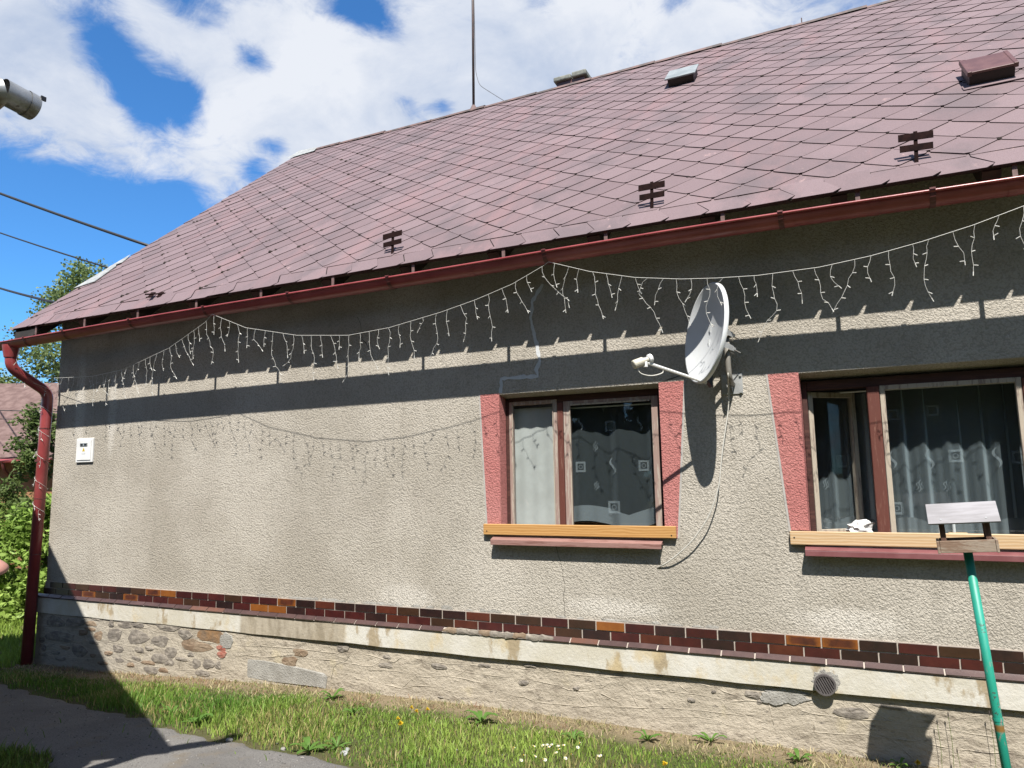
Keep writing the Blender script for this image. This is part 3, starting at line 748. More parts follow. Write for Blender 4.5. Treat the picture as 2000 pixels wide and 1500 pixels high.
# window of the right opening, left casement swung open inwards
wf = MB()
wf.box(W2[0] + .007, W2[0] + .045, RV, RV + .09, 1.17, 2.43)
wf.box(W2[1] - .06, W2[1] - .007, RV, RV + .09, 1.17, 2.43)
wf.box(W2[0] + .045, W2[1] - .06, RV + .002, RV + .088, 2.358, 2.43)
wf.box(W2[0] + .045, W2[1] - .06, RV + .002, RV + .088, 1.15, 1.22)
win2 = part(wf.build('window', M_FRAME_DARK, bevel=.004))
win2['label'] = 'wide window with its left casement open and a pale board across its sill'
mb = MB(); mb.box(.150, .236, RV - .014, RV + .085, 1.22, 2.359)
mb.build('mullion', M_FRAME_RED, win2, bevel=.008)
MO = Matrix.Translation((W2[0] + .05, RV + .05, 0)) @ Matrix.Rotation(R(38), 4, 'Z')
sash('open_casement', 0, .43, 1.23, 2.35, .042, 0, M_FRAME_PALE, win2, M=MO)
sash('sash', .239, 1.135, 1.22, 2.362, .036, RV - .004, M_FRAME_PALE, win2)
mb = MB(); mb.box(1.138, 1.20, RV - .012, RV + .08, 1.22, 2.357); mb.build('mullion', M_FRAME_RED, win2, bevel=.008)
surround('surround', W2, (-.545, -.447), None, win2)
sb_ = MB(); sb_.box(-.455, 1.55, -.042, -.006, 1.175, 1.275)
board2 = sb_.build('sill_board', M_PINE2, win2, bevel=.005); board2['label'] = 'pale bare pine board with knots across the window'
scr = MB(); scr.tube([(-.425, -.044, 1.228), (-.425, -.040, 1.228)], .006, 8); scr.build('screw', M_BLACK, win2)
si = MB()
si.add([(-.352, -.095, 1.142), (1.5, -.095, 1.135), (1.5, -.002, 1.162), (-.352, -.002, 1.170)], [(0, 1, 2, 3)])
si.box(-.352, 1.5, -.095, -.082, 1.098, 1.139)
si.box(-.352, 1.5, -.081, -.001, 1.122, 1.130)
si.build('sill', M_SILL2, win2, bevel=.003)

# ---- plinth, band and brick courses
def py_(x):
    return float(np.interp(x, [-9.6, -6, -4.6, 6], [-0.036, -0.033, -0.012, -0.012]))
pm = MB()
px_ = [-9.47] + [-9 + .5 * i for i in range(31)]
for a, b_ in zip(px_[:-1], px_[1:]):
    pm.quad((a, py_(a), -.8), (b_, py_(b_), -.8), (b_, py_(b_), .16), (a, py_(a), .16))
pm.quad((-9.47, .3, -.8), (-9.47, py_(-9.47), -.8), (-9.47, py_(-9.47), .16), (-9.47, .3, .16))
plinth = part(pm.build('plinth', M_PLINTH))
from random import Random
rs = Random(5)
STONES = list(STONES)
for _ in range(900):      # smaller stones filling the bared left end of the plinth
    if len(STONES) > 66: break
    cx, cz = rs.uniform(-9.35, -6.25), rs.uniform(-.40, .095)
    a, b_ = rs.uniform(.045, .12), rs.uniform(.02, .042)
    if all(((cx - q[0]) / (a + q[2] + .02)) ** 2 + ((cz - q[1]) / (b_ + q[3] + .012)) ** 2 > 1.0 for q in STONES):
        STONES.append((cx, cz, a, b_, rs.choice('ggggbb')))
for (cx, cz, a, b_, k) in STONES:
    n = 11
    ph = rs.random() * 6.28
    out = []; inn_ = []
    for j in range(n):
        th = 2 * math.pi * j / n
        c_, s_ = math.cos(th), math.sin(th)
        sq = 1.0 / max(abs(c_) ** 2.6 + abs(s_) ** 2.6, 1e-6) ** (1 / 2.6)
        rr = sq * (1 + .10 * math.sin(2 * th + ph) + .09 * math.sin(3 * th + 2 * ph) + rs.uniform(-.13, .13))
        out.append((cx + a * c_ * rr, cz + b_ * s_ * rr))
    s = MB()
    yy = py_(cx)
    dp = 0.003 + 0.006 * rs.random()
    V = [(x, yy + .006, z) for x, z in out] + [(cx + (x - cx) * .965, yy - dp * .8, cz + (z - cz) * .95) for x, z in out] + [(cx + (x - cx) * .5, yy - dp - rs.uniform(-.002, .005), cz + (z - cz) * .5) for x, z in out] + [(cx, yy - dp - .004, cz)]
    F = []
    for q in (0, n):
        for j in range(n):
            F.append((q + j, q + (j + 1) % n, q + n + (j + 1) % n, q + n + j))
    for j in range(n):
        F.append((2 * n + j, 2 * n + (j + 1) % n, 3 * n))
    s.add(V, F)
    s.build('stone', M_STONE[k], plinth)
for L in RIDGES:
    pts = []
    for i in range(len(L) - 1):
        (x0, z0), (x1, z1) = L[i], L[i + 1]
        m = max(2, int(math.hypot(x1 - x0, z1 - z0) / .07))
        for q in range(m):
            t_ = q / m
            pts.append((x0 + (x1 - x0) * t_, py_(x0) + .0015 + rs.uniform(-.0015, .0015), z0 + (z1 - z0) * t_ + rs.uniform(-.005, .005)))
    pts.append((L[-1][0], py_(L[-1][0]), L[-1][1]))
    s = MB()
    rad = [rs.uniform(.0028, .0052) * (0.4 if i in (0, len(pts) - 1) else 1) for i in range(len(pts))]
    s.tube(pts, rad, 6)
    s.build('mortar_ridge', M_PLINTH, plinth, smooth=True)
# grey cement repairs on the plinth
def lump(pts, y, t, mat, name, parent, seed):
    r_ = Random(seed)
    s = MB()
    n = len(pts)
    cx = sum(p[0] for p in pts) / n; cz = sum(p[1] for p in pts) / n
    V = [(x, y + .004, z) for x, z in pts] + [(cx + (x - cx) * .93 + r_.uniform(-.008, .008), y - t, cz + (z - cz) * .9 + r_.uniform(-.006, .006)) for x, z in pts] + [(cx, y - t * 1.2, cz)]
    F = [(j, (j + 1) % n, n + (j + 1) % n, n + j) for j in range(n)] + [(n + j, n + (j + 1) % n, 2 * n) for j in range(n)]
    s.add(V, F)
    return s.build(name, mat, parent)
def blobpts(cx, cz, a, b_, n, seed, jag=.14):
    r_ = Random(seed)
    return [(cx + a * math.cos(6.2832 * j / n) * (1 + r_.uniform(-jag, jag)), cz + b_ * math.sin(6.2832 * j / n) * (1 + r_.uniform(-jag, jag))) for j in range(n)]
rect = [(-6.02, -.33), (-5.6, -.345), (-5.1, -.33), (-4.88, -.34), (-4.86, -.22), (-4.9, -.19), (-5.3, -.155), (-5.7, -.125), (-6.0, -.135), (-6.04, -.2)]
lump(rect, py_(-5.5), .006, M_GREYMORT, 'cement_patch', plinth, 3)
lump(blobpts(-.55, .06, .16, .06, 36, 8, .22), py_(-.5), .007, M_GREYMORT, 'cement_patch', plinth, 4)
lump(blobpts(-.66, .03, .09, .045, 30, 18, .22), py_(-.5) - .004, .007, M_GREYMORT, 'cement_patch', plinth, 14)
lump(blobpts(-.27, .20, .10, .085, 34, 9, .14), -.045, .004, M_GREYMORT, 'cement_patch', plinth, 5)
lump(blobpts(-6.22, .02, .10, .09, 18, 10, .15), py_(-6.2), .006, M_GREYMORT, 'cement_patch', plinth, 6)
s = MB()
s.tube([(q, py_(q) + .001, z) for q, z in ((-4.60, .0), (-4.62, -.03), (-4.66, -.065), (-4.74, -.085), (-4.79, -.13), (-4.80, -.18), (-4.82, -.25))], .0035, 5)
s.build('crack', M_CRACK, plinth)

bandm = MB()
bx = [-9.47 + .33 * i for i in range(48)]
rb = Random(9)
zt = [.308 + rb.uniform(-.003, .003) for _ in bx]
zb_ = [.128 + rb.uniform(-.005, .005) for _ in bx]
fy = [-.046 + rb.uniform(-.002, .002) for _ in bx]
for i in range(len(bx) - 1):
    a, c = bx[i], bx[i + 1]
    P = [(a, fy[i], zb_[i]), (c, fy[i + 1], zb_[i + 1]), (c, fy[i + 1], zt[i + 1]), (a, fy[i], zt[i]), (a, .02, zb_[i]), (c, .02, zb_[i + 1]), (a, .0, zt[i] + .012), (c, .0, zt[i + 1] + .012)]
    bandm.add(P, [(0, 1, 2, 3), (4, 5, 1, 0), (3, 2, 7, 6)])
bandm.quad((-9.47, .3, .128), (-9.47, -.046, .128), (-9.47, -.046, .31), (-9.47, .3, .31))
band = part(bandm.build('plinth_band', M_BAND))

bb = MB()
bb.box(HX0 - .004, HX1, -.010, .004, .333, .507)
bb.add([(HX0 - .004, -.012, .350), (HX0 - .004, -.056, .317), (HX1, -.056, .317), (HX1, -.012, .350)], [(0, 1, 2, 3)])
bbk = part(bb.build('brick_band', M_JOINT))
BW, BH = 0.2385, 0.0665
def brick_mesh(name, w, mat):
    s = MB(); s.box(-w / 2, w / 2, -.0055, .006, -BH / 2, BH / 2)
    return s.mesh(name, mat)
brick_me = {k: brick_mesh('brick_' + k, BW, m) for k, m in M_BRICK.items()}
UP = "DDMOMMDOBAMMMOMMBDRDDRODDROOMOAMDMDRBBDMODMMDORMDMMODMBRDMMO"
LO = "DDDMBODBMMROMDMAADMMMDRMORMMRODMRMDMRMDDMMDRDMOMDBMRDMOMDRMDMO"
X0B = -9.0362   # first joint of the upper course
rbk = Random(21)
def put_brick(me, x, y, z, parent, rx=0.0):
    o = bpy.data.objects.new('brick', me)
    COL.objects.link(o); o.parent = parent
    o.location = (x, y + rbk.uniform(-.0015, .0015), z + rbk.uniform(-.001, .001))
    o.rotation_euler = (rx + rbk.uniform(-.01, .01), rbk.uniform(-.004, .004), rbk.uniform(-.008, .008))
    return o
for i in range(60):
    x = X0B - .25 - .125 + .25 * i
    if x < HX0 + .05 or x > 3.2: continue
    put_brick(brick_me[UP[i % len(UP)]], x, -.0125, .468, bbk)
for i in range(61):
    x = X0B - .25 - .25 + .25 * i
    if x < HX0 - .02 or x > 3.2: continue
    put_brick(brick_me[LO[i % len(LO)]], x, -.0125, .3905, bbk)
led = []
for m in (M_LEDGE, M_LEDGE2):
    s = MB(); s.box(-BW / 2, BW / 2, -.007, .010, -.026, .026); led.append(s.mesh('ledge_brick', m))
for i in range(61):
    x = X0B - .25 - .10 + .25 * i
    if x < HX0 - .02 or x > 3.2: continue
    if -3.45 < x < -2.42: continue
    o = put_brick(led[1 if rbk.random() < .13 else 0], x, -.037, .3345, bbk, rx=R(-53))
    o.name = 'ledge_brick'
# where the ledge has crumbled: rough dark mortar instead
for i in range(9):
    x = -3.42 + .115 * i
    lump(blobpts(x, .334, .085, .026, 14, 40 + i, .25), -.034, .022, M_STONE['g'] if i % 3 else M_STONE['b'], 'crumbled_ledge', bbk, 60 + i)
# ragged plaster edge just above the bricks
s = MB()
for i in range(46):
    x = -5.9 + .11 * i + rs.uniform(-.03, .03)
    if rs.random() < .35: continue
    h = rs.uniform(.008, .03)
    P = blobpts(x, .513, rs.uniform(.03, .09), h, 10, 100 + i, .3)
    n = len(P)
    s.add([(px, -.003, pz) for px, pz in P] + [(x, -.007, .513)], [(j, (j + 1) % n, n) for j in range(n)])
tag(part(s.build('broken_plaster_edge', M_GREYMORT)), kind='stuff')

# cracks in the plaster
def ribbon(L, w, y, mat, name):
    s = MB(); r_ = Random(len(L))
    P = []
    for i in range(len(L) - 1):
        (x0, z0), (x1, z1) = L[i], L[i + 1]
        m = max(2, int(math.hypot(x1 - x0, z1 - z0) / .03))
        for q in range(m):
            P.append((x0 + (x1 - x0) * q / m + r_.uniform(-.005, .005), z0 + (z1 - z0) * q / m + r_.uniform(-.004, .004)))
    P.append(L[-1])
    W = [w * r_.uniform(.55, 1.3) for _ in P]
    V = []
    for i, (x, z) in enumerate(P):
        a = P[max(0, i - 1)]; c = P[min(len(P) - 1, i + 1)]
        dx, dz = c[0] - a[0], c[1] - a[1]; l = math.hypot(dx, dz) or 1
        nx, nz = -dz / l * W[i], dx / l * W[i]
        V += [(x + nx, y, z + nz), (x - nx, y, z - nz)]
    s.add(V, [(2 * i, 2 * i + 1, 2 * i + 3, 2 * i + 2) for i in range(len(P) - 1)])
    return part(s.build(name, mat))
o = ribbon([(-2.453, 3.48), (-2.56, 3.324), (-2.579, 3.181), (-2.538, 2.96), (-2.51, 2.839), (-2.502, 2.767), (-2.534, 2.689), (-2.526, 2.627), (-2.731, 2.633), (-2.889, 2.63), (-2.902, 2.497)], .017, -.004, M_FILLER, 'filled_crack')
o['label'] = 'pale filler run along a stepped crack above the small window'
ribbon([(-2.391, 1.12), (-2.334, .925), (-2.314, .795), (-2.328, .665), (-2.314, .515)], .0018, -.003, M_CRACK, 'crack')
ribbon([(-4.55, 3.40), (-4.50, 3.30), (-4.52, 3.2), (-4.44, 3.12), (-4.40, 3.05)], .003, -.003, M_CRACK, 'crack')
ribbon([(-1.41, 2.495), (-1.36, 2.5), (-1.30, 2.52), (-1.24, 2.535)], .004, -.003, M_CRACK, 'crack')

# air grate in the plinth
vg = MB()
cx, cz = -.28, .179
n = 28
ro_, ri = .074, .062
for q in range(n):
    a0, a1 = 6.2832 * q / n, 6.2832 * (q + 1) / n
    def pt(r_, a, y): return (cx + r_ * math.cos(a), y, cz + r_ * math.sin(a))
    vg.quad(pt(ri, a0, -.082), pt(ri, a1, -.082), pt(ro_, a1, -.082), pt(ro_, a0, -.082))
    vg.quad(pt(ro_, a0, -.082), pt(ro_, a1, -.082), pt(ro_, a1, -.03), pt(ro_, a0, -.03))
    vg.quad(pt(ri, a1, -.082), pt(ri, a0, -.082), pt(ri, a0, -.055), pt(ri, a1, -.055))
vg.add([(cx + ri * math.cos(6.2832 * q / n), -.055, cz + ri * math.sin(6.2832 * q / n)) for q in range(n)], [tuple(range(n))], 1)
grate = part(vg.build('air_grate', [M_GRATE, M_BLACK]))
grate['label'] = 'round dark air grate with slanting slats in the plinth band'
MG = Matrix.Translation((cx, 0, cz)) @ Matrix.Rotation(R(-28), 4, 'Y')
for q in range(7):
    xx = -.048 + .016 * q
    h = math.sqrt(max(ri ** 2 - xx ** 2, 1e-4))
    s = MB(); s.box(xx - .0045, xx + .0045, -.079, -.06, -h, h, M=MG); s.build('slat', M_GRATE, grate)

# ------------------------------------------------------------------ roof
E0 = Vector((0, -.5, 3.69))
UV = Vector((0, math.cos(TH), math.sin(TH)))
UN = Vector((0, -math.sin(TH), math.cos(TH)))
def rp(u, v, w=0.0):
    return E0 + Vector((u, 0, 0)) + UV * v + UN * w
def vridge(u):
    return 6.78 + .24 * float(np.clip((-6.0 - u) / 3.7, 0, 1)) ** 1.3
U0, U1 = -9.70, 5.6
roof_m = MB()
us = [U0 + .03] + [U0 + .5 * i for i in range(1, 30)] + [U1]
for a, c in zip(us[:-1], us[1:]):
    t0, t1 = rp(a, .045, -.002), rp(c, .045, -.002)
    t2, t3 = rp(c, vridge(c), -.002), rp(a, vridge(a), -.002)
    roof_m.quad(t0, t1, t2, t3)
    b0, b1, b2, b3 = rp(a, .06, -.028), rp(c, .06, -.028), rp(c, vridge(c), -.028), rp(a, vridge(a), -.028)
    roof_m.quad(b3, b2, b1, b0)
    roof_m.quad(b0, b1, t1, t0)
    # far slope
    def far(u, k, w):
        p = rp(u, vridge(u), w); yr = p.y
        return Vector((u, yr + k * 5.6, p.z - k * 5.6 * math.tan(TH)))
    roof_m.quad(far(a, 0, 0), far(c, 0, 0), far(c, 1, 0), far(a, 1, 0))
roof_m.quad(rp(U0 + .03, .045, -.002), rp(U0 + .03, vridge(U0), -.002), rp(U0 + .03, vridge(U0), -.028), rp(U0 + .03, .06, -.028))
roof = part(roof_m.build('roof', M_UNDER))

HU, HV, TP = .2185, .2025, .405
TK = .007
def tile_poly():
    c = .022
    return [(-c, -HV + c * HV / HU), (c, -HV + c * HV / HU), (HU - .012, -.012), (HU - .012, .016), (0, HV + .02), (-HU + .012, .016), (-HU + .012, -.012)]
def clip(poly, fn):
    out = []
    for i in range(len(poly)):
        a, b_ = poly[i], poly[(i + 1) % len(poly)]
        fa, fb = fn(a), fn(b_)
        if fa >= 0: out.append(a)
        if (fa >= 0) != (fb >= 0):
            t_ = fa / (fa - fb)
            out.append((a[0] + (b_[0] - a[0]) * t_, a[1] + (b_[1] - a[1]) * t_))
    return out
def tile_geo(poly, w_lo=.016, w_hi=.004):
    """slab, lower corner standing proud"""
    def w(v): return w_hi + (w_lo - w_hi) * (HV - v) / (2 * HV)
    top = [(u, v, w(v)) for u, v in poly]; bot = [(u, v, w(v) - TK - .001) for u, v in poly]
    n = len(poly)
    F = [tuple(range(n))] + [(n + i, n + (i + 1) % n, (i + 1) % n, i) for i in range(n)]
    return top + bot, F, [0] + [1] * n
def geo_mesh(name, geo):
    me = bpy.data.meshes.new(name)
    me.from_pydata(geo[0], [], geo[1]); me.materials.append(M_TILE); me.materials.append(M_TILE_EDGE)
    me.polygons.foreach_set('material_index', geo[2]); me.update()
    return me
full_me = geo_mesh('roof_tile', tile_geo(tile_poly()))
def project(p):
    d = Vector(p) - CAM_LOC
    z = d.dot(fwd)
    return (1000 + 1400 * d.dot(rt) / z, 750 - 1400 * d.dot(up) / z)
cand = []
rt_ = Random(77)
for j in range(0, 36):
    vc = .31 + HV * j
    off = .024 + (HU if j % 2 == 0 else 0)
    for k in range(-26, 16):
        uc = off + 2 * HU * k
        if uc < U0 - HU or uc > U1: continue
        if vc - HV > vridge(uc): continue
        poly = tile_poly(); whole = True
        if j == 0:
            poly = clip(poly, lambda p: p[1] + .02); whole = False
        if uc - HU < U0:
            poly = clip(poly, lambda p: p[0] + uc - U0); whole = False
        if vc + HV > vridge(uc) - .05:
            poly = clip(poly, lambda p: vridge(p[0] + uc) - (p[1] + vc)); whole = False
        if len(poly) < 3: continue
        pc = [project(rp(uc + u, vc + v)) for u, v in poly]
        ar = abs(sum(pc[i][0] * pc[(i + 1) % len(pc)][1] - pc[(i + 1) % len(pc)][0] * pc[i][1] for i in range(len(pc)))) / 2
        cx = sum(q[0] for q in pc) / len(pc); cy = sum(q[1] for q in pc) / len(pc)
        if not (-20 < cx < 2020 and cy > -20): ar = 0
        cand.append((ar, uc, vc, poly, whole))
cand.sort(key=lambda q: -q[0])
RX = Matrix.Rotation(TH, 4, 'X')
mass = MB(); mass_t = []
for i, (ar, uc, vc, poly, whole) in enumerate(cand):
    jit = Matrix.Rotation(rt_.uniform(-.007, .007), 4, 'Z') @ Matrix.Rotation(rt_.uniform(-.006, .006), 4, 'X') @ Matrix.Rotation(rt_.uniform(-.006, .006), 4, 'Y')
    M = Matrix.Translation(rp(uc, vc, .004 + rt_.uniform(-.0015, .0025))) @ RX @ jit
    if i < 296 and ar > 0:
        o = link('roof_tile', full_me if whole else geo_mesh('roof_tile', tile_geo(poly)), roof)
        o.matrix_local = M
    else:
        geo = tile_geo(poly)
        b0 = len(mass.v)
        mass.v += [tuple(M @ Vector(p)) for p in geo[0]]
        tv = rt_.random(); mass_t += [tv] * len(geo[0])
        mass.f += [tuple(b0 + q for q in f) for f in geo[1]]; mass.m += geo[2]
me = mass.mesh('far_roof_tiles', [M_TILE, M_TILE_EDGE])
a = me.attributes.new('tint', 'FLOAT_COLOR', 'POINT')
a.data.foreach_set('color', np.repeat(np.array(mass_t, np.float32)[:, None], 4, 1).ravel())
tag(link('far_roof_tiles', me, roof), kind='stuff')
# straight eave course with slanting joints
u = U0
while u < 3.4:
    w_ = .312
    P = [(.055 + .03, .0), (w_ + .05, .0), (w_ + .105, .06), (w_ - .004, .25), (w_ - .004, .34), (0, .34), (0, .25), (.11, .06)]
    dv = rt_.uniform(-.008, .012) + (.022 if u < -4.2 else .014)
    P = [(x, y + dv) for x, y in P]
    def w2(v): return .012 - .006 * (v / .34)
    n = len(P)
    V = [(x, y, w2(y)) for x, y in P] + [(x, y, w2(y) - .009) for x, y in P]
    # two convex pieces keep the notched outline clean
    F = [(0, 1, 2, 3, 6, 7), (3, 4, 5, 6)] + [(n + i, n + (i + 1) % n, (i + 1) % n, i) for i in range(n)]
    me = bpy.data.meshes.new('eave_tile'); me.from_pydata(V, [], F)
    me.materials.append(M_TILE); me.materials.append(M_TILE_EDGE)
    me.polygons.foreach_set('material_index', [0, 0] + [1] * n); me.update()
    o = link('eave_tile', me, roof)
    o.matrix_local = Matrix.Translation(rp(u, 0, .003 + rt_.uniform(-.001, .004))) @ RX @ Matrix.Rotation(rt_.uniform(-.01, .01), 4, 'X') @ Matrix.Rotation(rt_.uniform(-.012, .012), 4, 'Y')
    u += w_
# first eave piece filling the verge corner
s = MB()
s.add([rp(U0, .0, .012), rp(U0 + .11, .0, .012), rp(U0 + .11, .06, .012), rp(U0, .25, .010)], [(0, 1, 2, 3)])
s.build('eave_tile', M_TILE, roof)
# ridge caps
u = U0 - .02
while u < 3.2:
    L = rt_.uniform(.95, 1.1)
    s = MB()
    a0, a1 = u, min(u + L + .05, 3.4)
    n = 7
    V = []
    lift = rt_.uniform(0, .010)
    for uu, rr in ((a0, .062), (a1, .074)):
        p = rp(uu, vridge(uu)); p = p + Vector((0, 0.02, -.028 + lift))
        for q in range(n):
            an = math.pi * q / (n - 1)
            V.append((uu, p.y - rr * 1.35 * math.cos(an), p.z + rr * math.sin(an)))
    F = [(q, q + 1, n + q + 1, n + q) for q in range(n - 1)] + [tuple(range(n)), tuple(reversed(range(n, 2 * n)))]
    s.add(V, [tuple(reversed(f)) for f in F])
    s.build('ridge_cap', M_RIDGE, roof)
    u += L
# weathered grey verge flashing where tiles are missing, and at the ridge end
s = MB()
for (v0, v1, uw) in ((1.15, 1.80, .26), (1.80, 2.10, .14)):
    s.add([rp(U0 - .05, v0, .030), rp(U0 + uw, v0 + .12, .030), rp(U0 + uw * .55, v1, .032), rp(U0 - .02, v1 + .15, .030), rp(U0 - .05, v0, .020), rp(U0 + uw, v0 + .12, .022), rp(U0 + uw * .55, v1, .022), rp(U0 - .02, v1 + .15, .02)],
          [(0, 1, 2, 3), (4, 5, 1, 0), (5, 6, 2, 1)])
s.build('verge_flashing', M_GREYFLASH, roof)
s = MB()
s.add([rp(U0 - .12, 6.72, .03), rp(U0 + .55, 6.78, .035), rp(U0 + .5, 7.02, .05), rp(U0 - .02, 7.08, .06)], [(0, 1, 2, 3)])
s.build('verge_flashing', M_GREYFLASH, roof)
# barge rafter and ragged board ends under the verge
s = MB()
MR = Matrix.Translation(E0) @ RX
s.box(U0 + .05, U0 + .10, .02, 6.9, -.13, -.03, M=MR)
s.build('barge_rafter', M_OLDWOOD, roof)
s = MB()
P = [(U0 + .05, .02), (U0 + .16, -.02), (U0 + .42, -.02), (U0 + .55, .02)]
D = [.05, .13, .12, .03]
V = []
for (uu, vv), d_ in zip(P, D):
    V += [tuple(rp(uu, vv + .02, -.028)), tuple(rp(uu, vv + .02, -.028) - Vector((0, 0, d_))), tuple(rp(uu, vv + .10, -.028)), tuple(rp(uu, vv + .10, -.028) - Vector((0, 0, d_ * .9)))]
F = []
for i in range(3):
    a_ = 4 * i; c_ = a_ + 4
    F += [(a_, a_ + 1, c_ + 1, c_), (a_ + 2, c_ + 2, c_ + 3, a_ + 3), (a_ + 1, a_ + 3, c_ + 3, c_ + 1)]
s.add(V, F)
s.build('rotten_board_end', M_UNDER, roof)
# rafters with tails showing above the gutter
u = HX0 + .10
while u < 3.2:
    s = MB()
    s.box(u - .055, u + .055, .05, 6.6, -.16, -.030, M=MR)
    s.build('rafter', M_OLDWOOD, roof)
    u += .935
# moss tufts growing in the joints
mo = MB()
ico_v, ico_f = None, None
bm = bmesh.new(); bmesh.ops.create_icosphere(bm, subdivisions=1, radius=1)
ico_v = [v.co.copy() for v in bm.verts]; ico_f = [tuple(v.index for v in f.verts) for f in bm.faces]; bm.free()
def add_tuft(uu, vv, sx, sy, sz):
    c = rp(uu, vv, .014)
    V = []
    for q in ico_v:
        k = 1 + rt_.uniform(-.25, .25)
        V.append(tuple(c + Vector((1, 0, 0)) * (q.x * sx * k) + UV * (q.y * sy * k) + UN * (q.z * sz * k)))
    mo.add(V, ico_f)
for i in range(420):
    k = rt_.randint(-22, 8); j = rt_.randint(0, 30)
    uu = .024 + 2 * HU * k + (0 if j % 2 == 0 else HU); vv = .31 + HV * j
    if uu < U0 + .1 or vv > vridge(uu) - .2: continue
    left = uu < -5.5
    if not left and rt_.random() < .45: continue
    t_ = rt_.uniform(-.5, .5) if rt_.random() < .4 else 0
    sc = rt_.uniform(.4, 1.0) * (1.25 if left else .8)
    add_tuft(uu + t_ * HU * .6, vv + abs(t_) * HV * .6, .030 * sc, .020 * sc, .016 * sc)
    if left and rt_.random() < .5:
        add_tuft(uu + t_ * HU * .6 + .05 * sc, vv + abs(t_) * HV * .6 + .035, .022 * sc, .018 * sc, .013 * sc)
tag(mo.build('moss', M_MOSS, roof, smooth=True), kind='stuff')

# snow guards
M_GUARD = simple('matt_brown_guard', (0.010, 0.004, 0.004), (0.022, 0.009, 0.008), 20, 0.9, spec=0.08, local=False)
for i, (uu, ok) in enumerate(((-3.945, 1), (-1.35, 1), (.585, 1), (-7.15, 0))):
    s = MB()
    p = rp(uu, .345, .014)
    if ok:
        tilt = Matrix.Translation(p) @ Matrix.Rotation(R(-8), 4, 'X') @ Matrix.Rotation(R((-4, 0, 3)[i]), 4, 'Y')
        s.box(-.013, .013, -.005, .005, -.01, .245, M=tilt)
        s.box(-.112, .112, -.013, -.006, .172, .228, M=tilt)
        s.box(-.104, .108, -.013, -.006, .085, .136, M=tilt)
    else:
        tilt = Matrix.Translation(p) @ RX @ Matrix.Rotation(R(-62), 4, 'Z') @ Matrix.Rotation(R(72), 4, 'X')
        s.box(-.012, .012, -.005, .005, -.05, .215, M=tilt)
        s.box(-.08, .08, -.013, -.006, .12, .17, M=tilt)
        s.box(-.08, .08, -.013, -.006, .02, .07, M=tilt)
    o = s.build('snow_guard', M_GUARD, roof)
    if not ok: o['label'] = 'snow guard bent flat against the shingles'

# roof vents
MV = Matrix.Translation(rp(-1.675, 4.98, .01)) @ RX
s = MB(); s.box(-.17, .17, -.20, .20, .0, .10, M=MV); v1 = s.build('roof_vent', M_DARKMETAL, roof, bevel=.008)
v1['label'] = 'small roof vent with a pale grey cap'
s = MB(); s.box(-.20, .20, -.245, .22, .104, .128, M=MV); s.build('vent_cap', M_VENTGLASS, roof, bevel=.008)
MV = Matrix.Translation(rp(1.31, 2.12, .01)) @ RX @ Matrix.Scale(.80, 4)
s = MB(); s.box(-.205, .205, -.25, .25, .0, .135, M=MV); v2 = s.build('roof_hatch', M_DARKMETAL, roof, bevel=.006)
v2['label'] = 'brown sheet metal roof hatch'
s = MB(); s.box(-.225, .225, -.28, .27, .137, .165, M=MV)
s.box(.185, .228, -.283, .273, .120, .172, M=MV); s.box(-.228, -.185, -.283, .273, .120, .172, M=MV)
s.build('hatch_lid', M_HATCH, roof, bevel=.006)
s = MB(); s.box(-.27, .28, -.36, -.22, .014, .022, M=MV); s.build('hatch_flashing', M_TILE, roof)
# cement-capped stub poking over the ridge
ps = rp(-3.78, 6.86, 0)
s = MB(); s.box(ps.x - .24, ps.x + .24, ps.y - .02, ps.y + .35, ps.z - .25, ps.z + .085); ch = s.build('chimney_stub', M_HATCH, roof)
s = MB(); s.box(ps.x - .29, ps.x + .02, ps.y - .07, ps.y + .40, ps.z + .089, ps.z + .17); s.box(ps.x + .035, ps.x + .29, ps.y - .07, ps.y + .40, ps.z + .093, ps.z + .185)
s.build('chimney_cap', M_LICHEN, roof, bevel=.02)
# lightning clip on the ridge
pc = rp(-.19, vridge(-.19), 0)
s = MB(); s.tube([pc + Vector((0, .03, .03)), pc + Vector((0, .03, .14))], .008, 6); s.build('ridge_pin', M_MAST, roof)

# ------------------------------------------------------------------ gutter and downspout
GY, GZ, GR = -.562, 3.574, .085
s = MB()
gx = list(np.arange(-10.15, 3.4, .45))
def gdz(x): return .006 * math.sin(x * .85 + 1) - .0068 * max(0.0, -2.0 - x) - .012 * max(0.0, min(2.0, x + 1.0))      # falls towards the outlet
n = 13
V = []
for x in gx:
    dz = gdz(x)
    for q in range(n):
        an = math.pi + math.pi * q / (n - 1)
        V.append((x, GY + GR * math.cos(an), GZ + dz + GR * math.sin(an)))
F = []
for i in range(len(gx) - 1):
    for q in range(n - 1):
        F.append((i * n + q, i * n + q + 1, (i + 1) * n + q + 1, (i + 1) * n + q))
F.append(tuple(range(n))); F.append(tuple(range((len(gx) - 1) * n, len(gx) * n)))
s.add(V, F)
bead = [(x, GY - GR - .005, GZ + gdz(x) - .004) for x in gx]
s.tube(bead, .011, 8)
gut = part(s.build('gutter', M_GUTTER, smooth=True))
sol = gut.modifiers.new('thick', 'SOLIDIFY'); sol.thickness = .003
